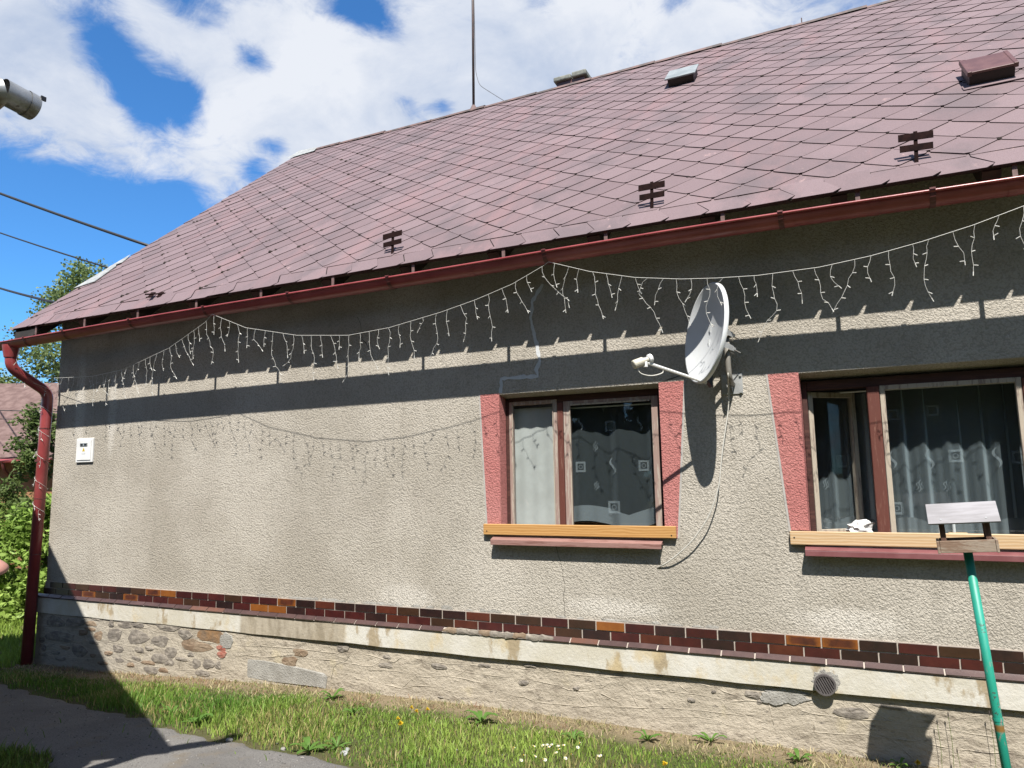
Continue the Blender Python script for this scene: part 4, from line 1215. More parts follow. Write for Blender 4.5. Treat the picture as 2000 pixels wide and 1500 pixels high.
def bracket(x, strap=True):
    s = MB()
    if strap:      # strap round the trough
        pts = [(x, GY + (GR + .006) * math.cos(a), GZ + gdz(x) + (GR + .006) * math.sin(a)) for a in np.linspace(math.pi * .97, 2 * math.pi, 12)]
        for a_, b_ in zip(pts[:-1], pts[1:]):
            s.quad((x - .018, a_[1], a_[2]), (x + .018, a_[1], a_[2]), (x + .018, b_[1], b_[2]), (x - .018, b_[1], b_[2]))
        s.box(x - .018, x + .018, GY - GR - .022, GY - GR + .012, GZ + gdz(x) + .002, GZ + gdz(x) + .014)
    return s.build('gutter_strap', M_GUTTER2, gut)
for x in (-9.1, -8.35, -7.2, -6.05, -4.9, -3.72, -2.17, -.33, .62, 1.6):
    bracket(x)
u = HX0 + .22
while u < 3.2:     # iron hangers from the rafters to the back of the gutter
    s = MB()
    s.box(u - .015, u + .015, GY + GR + .004, GY + GR + .011, GZ + gdz(u) - .03, GZ + .15)
    s.box(u - .015, u + .015, GY - GR, GY + GR + .004, GZ + gdz(u) + .004, GZ + gdz(u) + .010)
    s.build('gutter_hanger', M_RUSTBR, gut)
    u += .935
for x in (-8.1, -5.4, -2.9, -1.35, .25, 1.05):   # lapped joints
    s = MB()
    pts = [(GY + (GR + .0035) * math.cos(a), GZ + gdz(x) + (GR + .0035) * math.sin(a)) for a in np.linspace(math.pi, 2 * math.pi, 12)]
    for a_, b_ in zip(pts[:-1], pts[1:]):
        s.quad((x - .006, a_[0], a_[1]), (x + .05, a_[0], a_[1]), (x + .05, b_[0], b_[1]), (x - .006, b_[0], b_[1]))
    s.build('gutter_joint', M_GUTTER, gut)

dr = .066
def smooth_path(P, r_=.5, n=5):
    out = [Vector(P[0])]
    for i in range(1, len(P) - 1):
        a, b_, c = Vector(P[i - 1]), Vector(P[i]), Vector(P[i + 1])
        d0 = min((a - b_).length * .45, .10); d1 = min((c - b_).length * .45, .10)
        p0 = b_ + (a - b_).normalized() * d0; p1 = b_ + (c - b_).normalized() * d1
        for k in range(n + 1):
            t_ = k / n
            out.append(p0 * (1 - t_) ** 2 + b_ * 2 * t_ * (1 - t_) + p1 * t_ ** 2)
    out.append(Vector(P[-1]))
    return out
DP = [(-9.50, GY, GZ - .10), (-9.50, GY + .01, 3.20), (-9.435, -.105, 2.92), (-9.44, -.105, 2.6), (-9.50, -.115, -.55)]
s = MB()
s.tube(smooth_path(DP), dr, 18)
down = part(s.build('downspout', M_GUTTER, smooth=True))
down['label'] = 'oxblood round downspout with a swan neck, wrapped in fairy lights'
s = MB()
ring = []
for (zz, rr) in ((GZ - .095, .10), (GZ - .15, .092), (GZ - .25, dr + .006)):
    ring.append((zz, rr))
s.tube([(-9.50, GY, z) for z, r_ in ring], [r_ for z, r_ in ring], 18, cap=False)
s.build('outlet_funnel', M_GUTTER, down, smooth=True)
for zz in (1.55, .85, 2.45):
    x_ = -9.44 - .06 * (2.6 - zz) / 3.15
    s = MB(); s.tube([(x_, -.106, zz - .006), (x_, -.106, zz + .006)], dr + .004, 18); s.build('pipe_joint', M_GUTTER2, down)
s = MB(); s.tube([(-9.47, -.11, 2.02), (-9.47, -.11, 2.05)], dr + .007, 18); s.box(-9.47, -9.36, -.14, -.09, 2.025, 2.045); s.build('pipe_clamp', M_GUTTER2, down)
rebase(house, HC)
# ------------------------------------------------------------------ curtains and things inside the windows
def curtain(name, x0, x1, y, ztop, zbot, folds, amp, label, scallop, motifs, parent_group, seed, mat=None):
    r_ = Random(seed)
    nx = 220; nz = 22
    root = thing(name, label, 'curtain', ((x0 + x1) / 2, y, zbot), parent_group)
    ph = [r_.uniform(0, 6.28) for _ in range(4)]
    def yy(x, z):
        t_ = (x - x0) / (x1 - x0)
        yb2 = y + (.14 * max(0.0, min(1.0, (.30 - x) / .25)) if mat else 0.0)
        return yb2 + amp * (math.sin(6.283 * folds * t_ + ph[0] + .8 * math.sin(6.283 * folds * .37 * t_ + ph[2])) * .7 + .3 * math.sin(6.283 * folds * 2.3 * t_ + ph[1])) * (1 - .35 * (z - zbot) / (ztop - zbot))
    def bot(x):
        t_ = (x - x0) / (x1 - x0)
        return zbot + scallop * abs(math.sin(math.pi * t_ * folds * .5 + .6)) 
    V = []; F = []; mi = []
    for i in range(nx + 1):
        x = x0 + (x1 - x0) * i / nx
        zb = bot(x)
        for k in range(nz + 1):
            z = zb + (ztop - zb) * k / nz
            V.append((x, yy(x, z), z))
    hem = 3
    f1 = []; f2 = []
    for i in range(nx):
        for k in range(nz):
            a_ = i * (nz + 1) + k
            (f2 if k < hem else f1).append((a_, a_ + nz + 1, a_ + nz + 2, a_ + 1))
    ch = []
    s = MB(); s.add(V, f1); ch.append(s.build('sheer', mat or M_LACE, smooth=True))
    s = MB(); s.add(V, f2); ch.append(s.build('hem', M_LACE_HEM, smooth=True))
    for (mx, mz, kind, sc) in motifs:
        s = MB()
        yo = yy(mx, mz) - .006
        if kind == 'sq':
            h = .047 * sc
            for (a0, a1, b0, b1) in ((-h, h, h * .62, h), (-h, h, -h, -h * .62), (-h, -h * .62, -h * .62, h * .62), (h * .62, h, -h * .62, h * .62)):
                s.quad((mx + a0, yo, mz + b0), (mx + a1, yo, mz + b0), (mx + a1, yo, mz + b1), (mx + a0, yo, mz + b1))
            for q in range(10):
                a0 = 6.283 * q / 10; a1 = 6.283 * (q + 1) / 10
                r0, r1 = h * .30, h * .42
                s.quad((mx + r0 * math.cos(a0), yo, mz + r0 * math.sin(a0)), (mx + r1 * math.cos(a0), yo, mz + r1 * math.sin(a0)), (mx + r1 * math.cos(a1), yo, mz + r1 * math.sin(a1)), (mx + r0 * math.cos(a1), yo, mz + r0 * math.sin(a1)))
        elif kind == 'sss':
            for d in (-.016, 0, .016):
                P = [(mx + d + .010 * math.sin(t_ * 6.28) + .018 * t_, mz + (.045 - abs(d)) * sc * (t_ * 2 - 1)) for t_ in np.linspace(0, 1, 9)]
                for (a, b_) in zip(P[:-1], P[1:]):
                    s.quad((a[0] - .0035, yo, a[1]), (a[0] + .0035, yo, a[1]), (b_[0] + .0035, yo, b_[1]), (b_[0] - .0035, yo, b_[1]))
        else:
            P = [(mx + .024 * math.sin(t_ * 6.28) * sc, mz + .085 * sc * (t_ * 2 - 1), .002 + .010 * math.sin(math.pi * t_)) for t_ in np.linspace(0, 1, 20)]
            for (a, b_) in zip(P[:-1], P[1:]):
                s.quad((a[0] - a[2], yo, a[1]), (a[0] + a[2], yo, a[1]), (b_[0] + b_[2], yo, b_[1]), (b_[0] - b_[2], yo, b_[1]))
        ch.append(s.build('woven_motif', M_LACE_MOTIF))
    s = MB(); s.tube([(x0 - .05, y, ztop + .01), (x1 + .05, y, ztop + .01)], .007, 8); ch.append(s.build('curtain_rail', M_WHITE))
    rebase(root, ch)
    return root
c1 = [(-2.20, 2.19, 'wave', .7), (-1.93, 2.16, 'sq', 1), (-1.66, 2.17, 'wave', .8), (-2.08, 1.98, 'sss', 1), (-1.53, 1.98, 'sss', 1), (-2.21, 1.80, 'sq', 1), (-1.92, 1.80, 'wave', .9), (-1.64, 1.80, 'sq', 1), (-2.08, 1.63, 'sss', .9), (-1.53, 1.63, 'sss', 1), (-1.92, 1.44, 'sq', 1.15), (-2.0, 2.33, 'wave', .5)]
curtain('lace_curtain', -2.42, -1.40, .235, 2.33, 1.22, 2.6, .030, 'sheer patterned curtain with a scalloped hem in the small window', .10, c1, 'lace curtains', 3)
c2 = [(.55, 1.80, 'wave', .9), (.72, 1.82, 'sq', 1), (.98, 1.80, 'wave', .9), (1.12, 1.80, 'sq', 1), (.46, 1.60, 'sss', 1), (.64, 1.60, 'sss', 1), (.30, 1.43, 'sq', 1), (-.22, 1.95, 'sss', 1), (-.20, 1.62, 'sss', 1), (-.05, 1.80, 'sq', 1.1), (.19, 1.60, 'sss', 1), (1.15, 2.12, 'wave', .8), (.33, 2.15, 'sq', .9), (.60, 2.17, 'sq', .9), (.30, 1.80, 'wave', .8)]
curtain('lace_curtain', -.42, 1.45, .36, 2.34, 1.15, 11.0, .030, 'sheer curtain hanging in many folds in the wide window', .06, c2, 'lace curtains', 8, M_LACE2)
s = MB()
nx = 24
V = []
for i in range(nx + 1):
    x = -2.86 + .46 * i / nx
    for z in (1.245, 1.6, 2.0, 2.36):
        V.append((x, RV + .075 + .004 * math.sin(i * .9) + .003 * math.sin(z * 5), z))
s.add(V, [(i * 4 + k, (i + 1) * 4 + k, (i + 1) * 4 + k + 1, i * 4 + k + 1) for i in range(nx) for k in range(3)])
tag(s.build('roller_blind', M_BLIND, smooth=True), 'off-white stained blind filling the narrow left casement of the small window', 'blind')
# things on the inner sill of the wide window
inn_sill = RV + .10
def lathe(pts, loc, n=16):
    s = MB()
    s.tube([(loc[0], loc[1], loc[2] + z) for r_, z in pts], [r_ for r_, z in pts], n)
    return s
t1 = lathe([(.011, 0), (.011, .17), (.004, .172)], (.655, .255, 1.225)); tag(t1.build('candle', M_WHITE, smooth=False), 'taller white candle on the sill behind the bird feeder', 'candle', 'candles on the inner sill')
t2 = lathe([(.011, 0), (.011, .10), (.004, .102)], (.565, .255, 1.225)); tag(t2.build('candle', M_WHITE), 'shorter white candle on the sill behind the bird feeder', 'candle', 'candles on the inner sill')
s = MB(); s.box(.615, .74, .235, .29, 1.222, 1.262); tag(s.build('wooden_block', M_PINE2, bevel=.008), 'small yellowish wooden block on the sill behind the feeder', 'block')
s = MB(); s.box(W2[0], W2[1], RV + .09, .46, 1.19, 1.222); part_o = s.build('inner_sill', M_FRAME_PALE)
HC2 = [part_o]
s = MB(); s.box(W1[0], W1[1], RV + .09, .34, 1.19, 1.222); HC2.append(s.build('inner_sill', M_FRAME_PALE))
rebase(house, HC2)
# crumpled white bag on the sill of the open casement
bm = bmesh.new(); bmesh.ops.create_icosphere(bm, subdivisions=3, radius=1)
rg = Random(4)
for v in bm.verts:
    k = 1 + .22 * math.sin(v.co.x * 5 + 1) * math.sin(v.co.y * 6) + .16 * math.sin(v.co.z * 9 + v.co.x * 4) + rg.uniform(-.05, .05)
    v.co = Vector((v.co.x * .085 * k + (.04 if v.co.z > .55 and v.co.x > 0 else 0), v.co.y * .05 * k, max(v.co.z, -.55) * .065 * k))
me = bpy.data.meshes.new('plastic_bag'); bm.to_mesh(me); bm.free(); me.materials.append(M_WHITE)
ob = link('plastic_bag', me); ob.location = (.03, .20, 1.275)
tag(ob, 'crumpled white plastic bag lying on the sill under the open casement', 'bag')

# ------------------------------------------------------------------ electricity meter box
mb_ = thing('meter_box', 'white electricity meter box on the wall near the downspout', 'meter box', (-8.765, 0, 2.0))
ch = []
s = MB(); s.box(-8.926, -8.604, -.022, .004, 1.996, 2.302); ch.append(s.build('frame', M_WHITE, bevel=.006))
s = MB(); s.box(-8.896, -8.634, -.030, -.023, 2.024, 2.276); ch.append(s.build('door', M_WHITE, bevel=.004))
s = MB(); s.box(-8.835, -8.695, -.036, -.031, 2.200, 2.240); w_ = s.build('latch_plate', M_GALV, bevel=.002); ch.append(w_)
for x in (-8.825, -8.752):
    s = MB(); s.box(x, x + .046, -.039, -.0365, 2.208, 2.232); ch.append(s.build('latch_window', M_BLACK))
s = MB(); s.add([(-8.792, -.0315, 2.135), (-8.738, -.0315, 2.135), (-8.765, -.0315, 2.185)], [(0, 1, 2)])
st_ = s.build('warning_sticker', M_YELLOW); ch.append(st_)
s = MB(); s.add([(-8.768, -.0325, 2.142), (-8.760, -.0325, 2.155), (-8.766, -.0325, 2.158), (-8.763, -.0325, 2.172), (-8.772, -.0325, 2.152), (-8.765, -.0325, 2.152)], [(0, 1, 2, 3, 4, 5)]); ch.append(s.build('lightning_mark', M_BLACK))
s = MB(); s.box(-8.80, -8.73, -.0318, -.0308, 2.100, 2.124); ch.append(s.build('number_plate', M_FILLER))
rebase(mb_, ch)

# ------------------------------------------------------------------ satellite dish
dish = thing('satellite_dish', 'pale grey satellite dish on a bent wall tube between the two windows', 'satellite dish', (-.82, 0, 2.43))
ch = []
PHI, EL = R(35), R(9)
dn = Vector((-math.cos(EL) * math.cos(PHI), -math.cos(EL) * math.sin(PHI), math.sin(EL)))
dx = Vector((0, 0, 1)).cross(dn).normalized()
dz = dn.cross(dx).normalized()
DC = Vector((-.962, -.345, 2.813))
A_, B_ = .335, .385
DEP = .075
nr, na = 9, 56
V = []; F = []
for side in (0, 1):
    for i in range(nr + 1):
        q = i / nr
        for k in range(na):
            an = 6.28319 * k / na
            p = DC + dx * (A_ * q * math.cos(an)) + dz * (B_ * q * math.sin(an)) - dn * (DEP * (1 - q * q) + side * .006)
            V.append(tuple(p))
for i in range(nr):
    for k in range(na):
        a_ = i * na + k; b_ = i * na + (k + 1) % na
        F.append((a_, b_, b_ + na, a_ + na))
        o_ = (nr + 1) * na
        F.append((o_ + a_, o_ + a_ + na, o_ + b_ + na, o_ + b_))
s = MB(); s.add(V, F)
ch.append(s.build('reflector', M_DISH, smooth=True))
# rolled rim
V = []; F = []
prof = [(0, 0), (.010, .004), (.016, -.006), (.016, -.030), (.012, -.032)]
for k in range(na):
    an = 6.28319 * k / na
    for (o_, d_) in prof:
        V.append(tuple(DC + dx * ((A_ + o_) * math.cos(an)) + dz * ((B_ + o_) * math.sin(an)) + dn * d_))
m_ = len(prof)
for k in range(na):
    for j in range(m_ - 1):
        a_ = k * m_ + j; b_ = ((k + 1) % na) * m_ + j
        F.append((a_, a_ + 1, b_ + 1, b_))
s = MB(); s.add(V, F); ch.append(s.build('rim', M_DISH, smooth=True))
# path of the fairy-light cable's shadow over the dish, points only, not drawn
Pq = []
for t_ in np.linspace(0, 1, 14):
    a_ = -.55 + .95 * t_; b_ = -.75 + 1.15 * t_ + .05 * math.sin(t_ * 5)
    q2 = a_ * a_ + b_ * b_
    Pq.append(DC + dx * (A_ * a_ * -1) + dz * (B_ * b_) - dn * (DEP * (1 - q2) - .002))
bot = DC - dz * (B_ + .005) - dn * .01
LN = Vector((-1.373, -.67, 2.576))
s = MB(); s.tube([bot - dn * .05, bot + (LN - bot) * .97], .0125, 8); ch.append(s.build('feed_arm', M_WHITE))
ld = ((DC - dz * .05) - LN).normalized()
s = MB(); s.tube([LN - ld * .085, LN - ld * .08, LN - ld * .0, LN + ld * .002], [.026, .034, .034, .024], 18)
lnb = s.build('lnb', M_LNB); ch.append(lnb)
s = MB(); s.tube([LN + ld * .0, LN + ld * .05], .021, 14); ch.append(s.build('lnb_neck', M_LNB))
s = MB(); s.tube([LN + ld * .045, LN + ld * .05, LN + ld * .075, LN + ld * .08], [.022, .034, .036, .030], 18); ch.append(s.build('feed_horn', M_WHITE))
s = MB(); s.tube([LN + ld * .02 + Vector((0, 0, -.05)), LN + ld * .02 + Vector((0, 0, .02))], .020, 10); ch.append(s.build('lnb_holder', M_WHITE))
cpts = [LN - ld * .05 + Vector((0, 0, -.03)), LN - ld * .03 + Vector((.0, 0, -.085)), LN + ld * .03 + Vector((.03, .02, -.125)), LN + ld * .09 + Vector((.06, .05, -.12)), LN + (bot - LN) * .35 + Vector((0, 0, -.012))]
s = MB(); s.tube(smooth_path(cpts), .0045, 6); ch.append(s.build('feed_cable', M_CABLEW))
# wall plate, tube, clamps
s = MB(); s.box(-.902, -.738, -.010, .002, 2.352, 2.514); plate = s.build('wall_plate', M_GALV, bevel=.002); ch.append(plate)
for (x, z) in ((-.888, 2.366), (-.752, 2.366), (-.888, 2.500), (-.752, 2.500)):
    s = MB(); s.tube([(x, -.022, z), (x, -.010, z)], .010, 6); ch.append(s.build('bolt', M_GALV))
TB = [(-.815, -.008, 2.43), (-.815, -.14, 2.45), (-.818, -.175, 2.52), (-.818, -.18, 2.83)]
s = MB(); s.tube(smooth_path(TB, n=8), .022, 14); ch.append(s.build('mast_tube', M_PIPEGREY, smooth=True))
s = MB()
s.add([(-.815, -.012, 2.405), (-.815, -.10, 2.425), (-.815, -.012, 2.36)], [(0, 1, 2)]); ch.append(s.build('gusset', M_GALV))
back = DC - dn * DEP
for zo in (-.055, .055):
    s = MB()
    c0 = Vector((-.818, -.18, 2.755 + zo))
    b0 = back + dz * zo
    d_ = (b0 - c0); L = d_.length; d_.normalize()
    sd = d_.cross(Vector((0, 0, 1))).normalized()
    for sgn in (-1, 1):
        a0 = c0 - d_ * .03 + sd * .045 * sgn; a1 = c0 + d_ * (L + .0) + sd * .045 * sgn
        s.add([a0 + Vector((0, 0, -.02)), a1 + Vector((0, 0, -.03)), a1 + Vector((0, 0, .03)), a0 + Vector((0, 0, .02))], [(0, 1, 2, 3)])
    s.tube([c0 - d_ * .035 - sd * .05, c0 - d_ * .035 + sd * .05], .012, 6)
    ch.append(s.build('clamp', M_GALV))
    for sgn in (-1, 1):
        s = MB(); s.tube([c0 + d_ * .02 + sd * .032 * sgn, c0 - d_ * .115 + sd * .032 * sgn], .0045, 6); s.tube([c0 - d_ * .052 + sd * .032 * sgn, c0 - d_ * .040 + sd * .032 * sgn], .011, 6)
        ch.append(s.build('clamp_bolt', M_GALV))
s = MB()
MBk = Matrix.Translation(back - dn * .012)
Q = [dx * a_ + dz * b_ for a_, b_ in ((-.09, -.11), (.09, -.11), (.09, .11), (-.09, .11))]
s.add([tuple(back - dn * .002 + q) for q in Q] + [tuple(back - dn * .03 + q * .9) for q in Q], [(0, 1, 2, 3), (7, 6, 5, 4), (0, 1, 5, 4), (1, 2, 6, 5), (2, 3, 7, 6), (3, 0, 4, 7)])
ch.append(s.build('back_bracket', M_GALV))
s = MB()
q0 = bot + dz * .03 - dn * .03
s.add([tuple(q0 - dn * .0 + dx * .03), tuple(q0 - dn * .0 - dx * .03), tuple(bot - dn * .09 - dz * .03 - dx * .03), tuple(bot - dn * .09 - dz * .03 + dx * .03), tuple(back - dz * .15 + dx * .04), tuple(back - dz * .15 - dx * .04)], [(0, 1, 2, 3), (3, 2, 5, 4), (0, 3, 4), (1, 5, 2)])
ch.append(s.build('arm_bracket', M_BLACK))
rebase(dish, ch)
cb = [(-.818, -.205, 2.50), (-.83, -.14, 2.43), (-.842, -.06, 2.373), (-.852, -.05, 2.226), (-.892, -.07, 2.022), (-.93, -.08, 1.80), (-.951, -.085, 1.619), (-1.043, -.085, 1.378), (-1.196, -.07, 1.175), (-1.374, -.04, 1.026), (-1.496, .0, .956)]
s = MB(); s.tube(smooth_path(cb), .0052, 7)
tag(s.build('antenna_cable', M_CABLEW, smooth=True), 'white cable hanging from the satellite dish bracket to a hole low in the wall', 'cable')

# ------------------------------------------------------------------ fairy lights
GP = [(-9.55, -.19, 3.13), (-9.365, -.12, 3.107), (-9.108, -.15, 3.085), (-8.36, -.25, 3.037), (-7.669, -.35, 3.052), (-6.751, -.48, 3.204), (-6.101, -.58, 3.404), (-5.969, -.605, 3.475), (-5.496, -.6, 3.281), (-4.82, -.6, 3.134), (-4.199, -.6, 3.072), (-3.736, -.6, 3.097), (-3.192, -.6, 3.178), (-2.832, -.6, 3.25), (-2.488, -.6, 3.341), (-2.203, -.6, 3.457), (-2.147, -.605, 3.485), (-1.802, -.6, 3.357), (-1.426, -.6, 3.255), (-1.069, -.6, 3.194), (-.804, -.6, 3.166), (-.514, -.6, 3.146), (-.102, -.6, 3.149), (.224, -.6, 3.182), (.535, -.6, 3.234), (.832, -.6, 3.298), (1.116, -.6, 3.378), (1.55, -.605, 3.48), (1.9, -.6, 3.36), (2.4, -.6, 3.2)]
lights = thing('fairy_lights', 'white icicle fairy lights swagged along the gutter', 'fairy lights', (-4.0, -.6, 3.1))
ch = []
GPv = [Vector(p) for p in GP]
s = MB(); s.tube(GPv, .0022, 6); ch.append(s.build('main_cable', M_BULB, smooth=True))
rl = Random(31)
acc = [0.0]
for a_, b_ in zip(GPv[:-1], GPv[1:]): acc.append(acc[-1] + (b_ - a_).length)
def at_len(d):
    for i in range(len(acc) - 1):
        if d <= acc[i + 1]:
            return GPv[i].lerp(GPv[i + 1], (d - acc[i]) / (acc[i + 1] - acc[i]))
    return GPv[-1]
LENS = [.40, .18, .30, .13, .46, .22, .34, .16]
d = .25; kx = 0
def strand_mesh(p, L, lean):
    s = MB()
    m = max(4, int(L / .045))
    P = [Vector(p)]
    ang = rl.uniform(-.3, .3) + lean
    for i in range(m):
        ang = ang * .75 + rl.uniform(-.38, .38) + (.6 * rl.choice((-1, 1)) if rl.random() < .07 else 0)
        P.append(P[-1] + Vector((math.sin(ang) * L / m, rl.uniform(-.006, .006), -math.cos(ang) * L / m)))
    s.tube(P, .0013, 5)
    i = 2
    while i < len(P):
        sd = rl.choice((-1, 1))
        dirv = Vector((sd * rl.uniform(.5, 1), rl.uniform(-.4, .4), rl.uniform(-.7, .35))).normalized()
        s.tube([P[i], P[i] + dirv * .006, P[i] + dirv * .026, P[i] + dirv * .029], [.002, .0031, .0031, .0015], 6)
        i += 2
    dirv = (P[-1] - P[-2]).normalized()
    s.tube([P[-1], P[-1] + dirv * .028], [.0031, .0031], 6)
    return s, P
while d < acc[-1] - .05:
    p = at_len(d)
    L = LENS[kx % len(LENS)] * rl.uniform(.85, 1.12)
    s, P = strand_mesh(p, L, 0)
    ch.append(s.build('light_strand', M_BULB))
    kx += 1
    d += .122 + rl.uniform(-.03, .03)
# tangled end wound round the downspout
W_ = []
def dcen(z):
    if z > 2.92:
        t_ = (z - 2.92) / (3.20 - 2.92)
        return Vector((-9.435 - .065 * t_, -.105 - .441 * t_, z))
    return Vector((-9.44 - .06 * max(0, (2.6 - z)) / 3.15, -.106, z))
for i in range(150):
    z = 3.30 - 2.05 * i / 150
    zc = min(z, 3.19)
    c = dcen(zc); c.z = z
    an = i * .27
    rr = dr + .006 + (.012 if i % 7 == 0 else 0)
    W_.append(c + Vector((math.cos(an) * rr, math.sin(an) * rr, 0)))
s = MB(); s.tube(W_, .0018, 5); ch.append(s.build('wound_cable', M_BULB))
for i in range(0, 150, 6):
    p = W_[i]
    if p.y > dcen(min(p.z, 3.19)).y + .02: continue
    s, P = strand_mesh(p + Vector((0, -.008, 0)), rl.uniform(.05, .13), 0)
    ch.append(s.build('light_strand', M_BULB))
rebase(lights, ch)

# ------------------------------------------------------------------ bird feeder
bf = thing('bird_feeder', 'wooden bird feeder with a pale tilted roof on a flaking green pole', 'bird feeder', (.68, -1.0, -.3))
ch = []
M_FROOF = simple('bleached_roof_board', (0.40, 0.39, 0.41), (0.30, 0.29, 0.30), 7, 0.75, 0.3, 40, local=False, stretch=(.5, 3, 3), spec=0.2)
M_FWOOD = mk_paintwood('weathered_feeder_wood', (0.36, 0.29, 0.225), (0.25, 0.165, 0.115), 0.48, 4, st=(1, 6, 6))
M_FPOST = mk_paintwood('brown_feeder_post', (0.11, 0.055, 0.038), (0.19, 0.11, 0.08), 0.45, 4)
def mk_pole():
    t = NT('flaking_green_paint')
    x, y, z = t.sepxyz()
    n_ = t.noise(9, 7, .7, stretch=(1.5, 1.5, .5))
    c = t.mix(t.rng(t.noise(3, 3, .5), .3, .7), (0.012, 0.30, 0.20), (0.02, 0.36, 0.27))
    c = t.mix(t.rng(t.math('SUBTRACT', n_, t.math('MULTIPLY', t.rng(z, -.3, .9, 0, 1), .12)), .475, .52), c, (0.30, 0.28, 0.25))
    c = t.mix(t.rng(t.noise(16, 6, .75, off=(3, 3, 3)), .60, .63), c, (0.06, 0.055, 0.045))
    rust = t.math('MULTIPLY', t.rng(z, .265, .28), t.rng(z, .30, .315, 1, 0))
    c = t.mix(rust, c, (0.28, 0.15, 0.04))
    return t.done(c, .5, t.bump(n_, .3, .005), .5)
FZ = 1.262
FR = Matrix.Translation((.58, -1.0, FZ)) @ Matrix.Rotation(R(-4.5), 4, 'Z') @ Matrix.Rotation(R(-3.5), 4, 'Y') @ Matrix.Scale(.82, 4)
# tray
s = MB(); s.box(-.155, .155, -.115, .115, .0, .014, M=FR); ch.append(s.build('tray_floor', M_FWOOD))
for (a0, a1, b0, b1) in ((-.165, .165, -.133, -.116), (-.165, .165, .116, .133)):
    s = MB(); s.box(a0, a1, b0, b1, -.012, .072, M=FR); ch.append(s.build('tray_board', M_FWOOD, bevel=.003))
for sx in (-1, 1):
    s = MB(); s.box(min(sx * .166, sx * .183), max(sx * .166, sx * .183), -.136, .136, -.016, .070, M=FR); ch.append(s.build('tray_board', M_FWOOD, bevel=.003))
for sx in (-1, 1):
    for sy in (-1, 1):
        s = MB(); s.box(sx * .135 - .017, sx * .135 + .017, sy * .098 - .016, sy * .098 + .016, .015, .235 + (.0 if sy < 0 else .0), M=FR); ch.append(s.build('post', M_FPOST, bevel=.002))
# two roof boards leaning together
for sy in (-1, 1):
    RM = FR @ Matrix.Translation((0, 0, .315)) @ Matrix.Rotation(R(40) * sy, 4, 'X')
    s = MB()
    if sy < 0:
        RM = FR @ Matrix.Translation((0, 0, .318)) @ Matrix.Rotation(R(36), 4, 'X')
        s.box(-.215, -.004, -.215, .004, -.006, .006, M=RM); s.box(.003, .215, -.035, .004, -.006, .006, M=RM); s.box(-.004, .215, -.215, -.036, -.006, .006, M=RM)
        s = MB(); s.box(-.215, .215, -.215, .006, -.006, .006, M=RM)
    else:
        RM = FR @ Matrix.Translation((0, 0, .312)) @ Matrix.Rotation(R(-36), 4, 'X')
        s.box(-.215, .215, .004, .215, -.006, .006, M=RM)
    ch.append(s.build('roof_board', M_FROOF, bevel=.002))
    if sy < 0:
        for xx in (-.135, .135):
            k = MB(); k.tube([RM @ Vector((xx, -.175, .006)), RM @ Vector((xx, -.175, .009))], .006, 8); ch.append(k.build('nail_head', M_GALV))
PT, PB = Vector((.58, -1.0, FZ - .005)), Vector((.70, -1.03, -.45))
s = MB(); s.tube([PB, PB.lerp(PT, .5), PT], .024, 16)
M_POLE = mk_pole()
ch.append(s.build('pole', M_POLE, smooth=True))
pj_ = PB.lerp(PT, .455)
s = MB(); s.tube([pj_, pj_ + (PT - PB).normalized() * .016], .026, 16); ch.append(s.build('pole_joint', M_POLE))
rebase(bf, ch)

# ------------------------------------------------------------------ roof mast and its wire
mt = thing('roof_mast', 'tall thin rusty mast standing on the roof ridge', 'mast', (-5.60, rp(-5.6, 6.75).y, rp(-5.6, 6.75).z))
pb = rp(-5.60, 6.76, 0)
ch = []
s = MB(); s.tube([pb + Vector((0, 0.03, -.1)), pb + Vector((.02, .03, 4.2))], .024, 10); ch.append(s.build('mast_pole', M_MAST, smooth=True))
s = MB(); s.tube([pb + Vector((0, .03, -.03)), pb + Vector((0, .03, .03)), pb + Vector((0, .03, .13))], [.10, .075, .03], 14); ch.append(s.build('mast_boot', M_RIDGE, smooth=True))
s = MB(); s.tube(smooth_path([pb + Vector((.035, .03, 2.2)), pb + Vector((.05, .03, .75)), pb + Vector((.12, .03, .48)), pb + Vector((.42, .03, .22)), pb + Vector((.62, .03, .05))]), .005, 6); ch.append(s.build('stay_wire', M_THINWIRE))
rebase(mt, ch)

# ------------------------------------------------------------------ overhead cables at the left
def wire(name, A, B, r_, sag, mat, label):
    A, B = Vector(A), Vector(B)
    P = []
    for i in range(25):
        t_ = i / 24
        p = A.lerp(B, t_); p.z -= sag * 4 * t_ * (1 - t_)
        P.append(p)
    s = MB(); s.tube(P, r_, 7)
    tag(s.build(name, mat, smooth=True), label, 'cable', 'overhead cables')
def ext(P, Q, k):
    P, Q = Vector(P), Vector(Q); return P + (Q - P) * k
wire('overhead_cable', (-9.41, 1.60, 5.29), ext((-9.41, 1.60, 5.29), (-14, 1.595, 7.35), 5), .024, .35, M_WIRE, 'thick black overhead cable, highest of the three meeting the roof verge')
wire('overhead_cable', (-9.41, .83, 4.78), ext((-9.41, .83, 4.78), (-14, 1.65, 6.54), 5), .013, .25, M_WIRE, 'thin black overhead cable, middle of the three meeting the roof verge')
wire('overhead_cable', (-9.41, .05, 4.12), ext((-9.41, .05, 4.12), (-14, 1.723, 5.50), 5), .020, .25, M_WIRE, 'black overhead cable, lowest of the three, ending near the gutter corner')
wire('overhead_cable', (-24.5, 3.0, 3.95), (-15.5, 9.0, 3.70), .013, .12, M_WIRE, 'thin cable crossing the red roof of the house behind, upper one')
wire('overhead_cable', (-24.5, 3.0, 3.62), (-15.5, 9.0, 3.55), .010, .10, M_WIRE, 'thin cable crossing the red roof of the house behind, lower one')
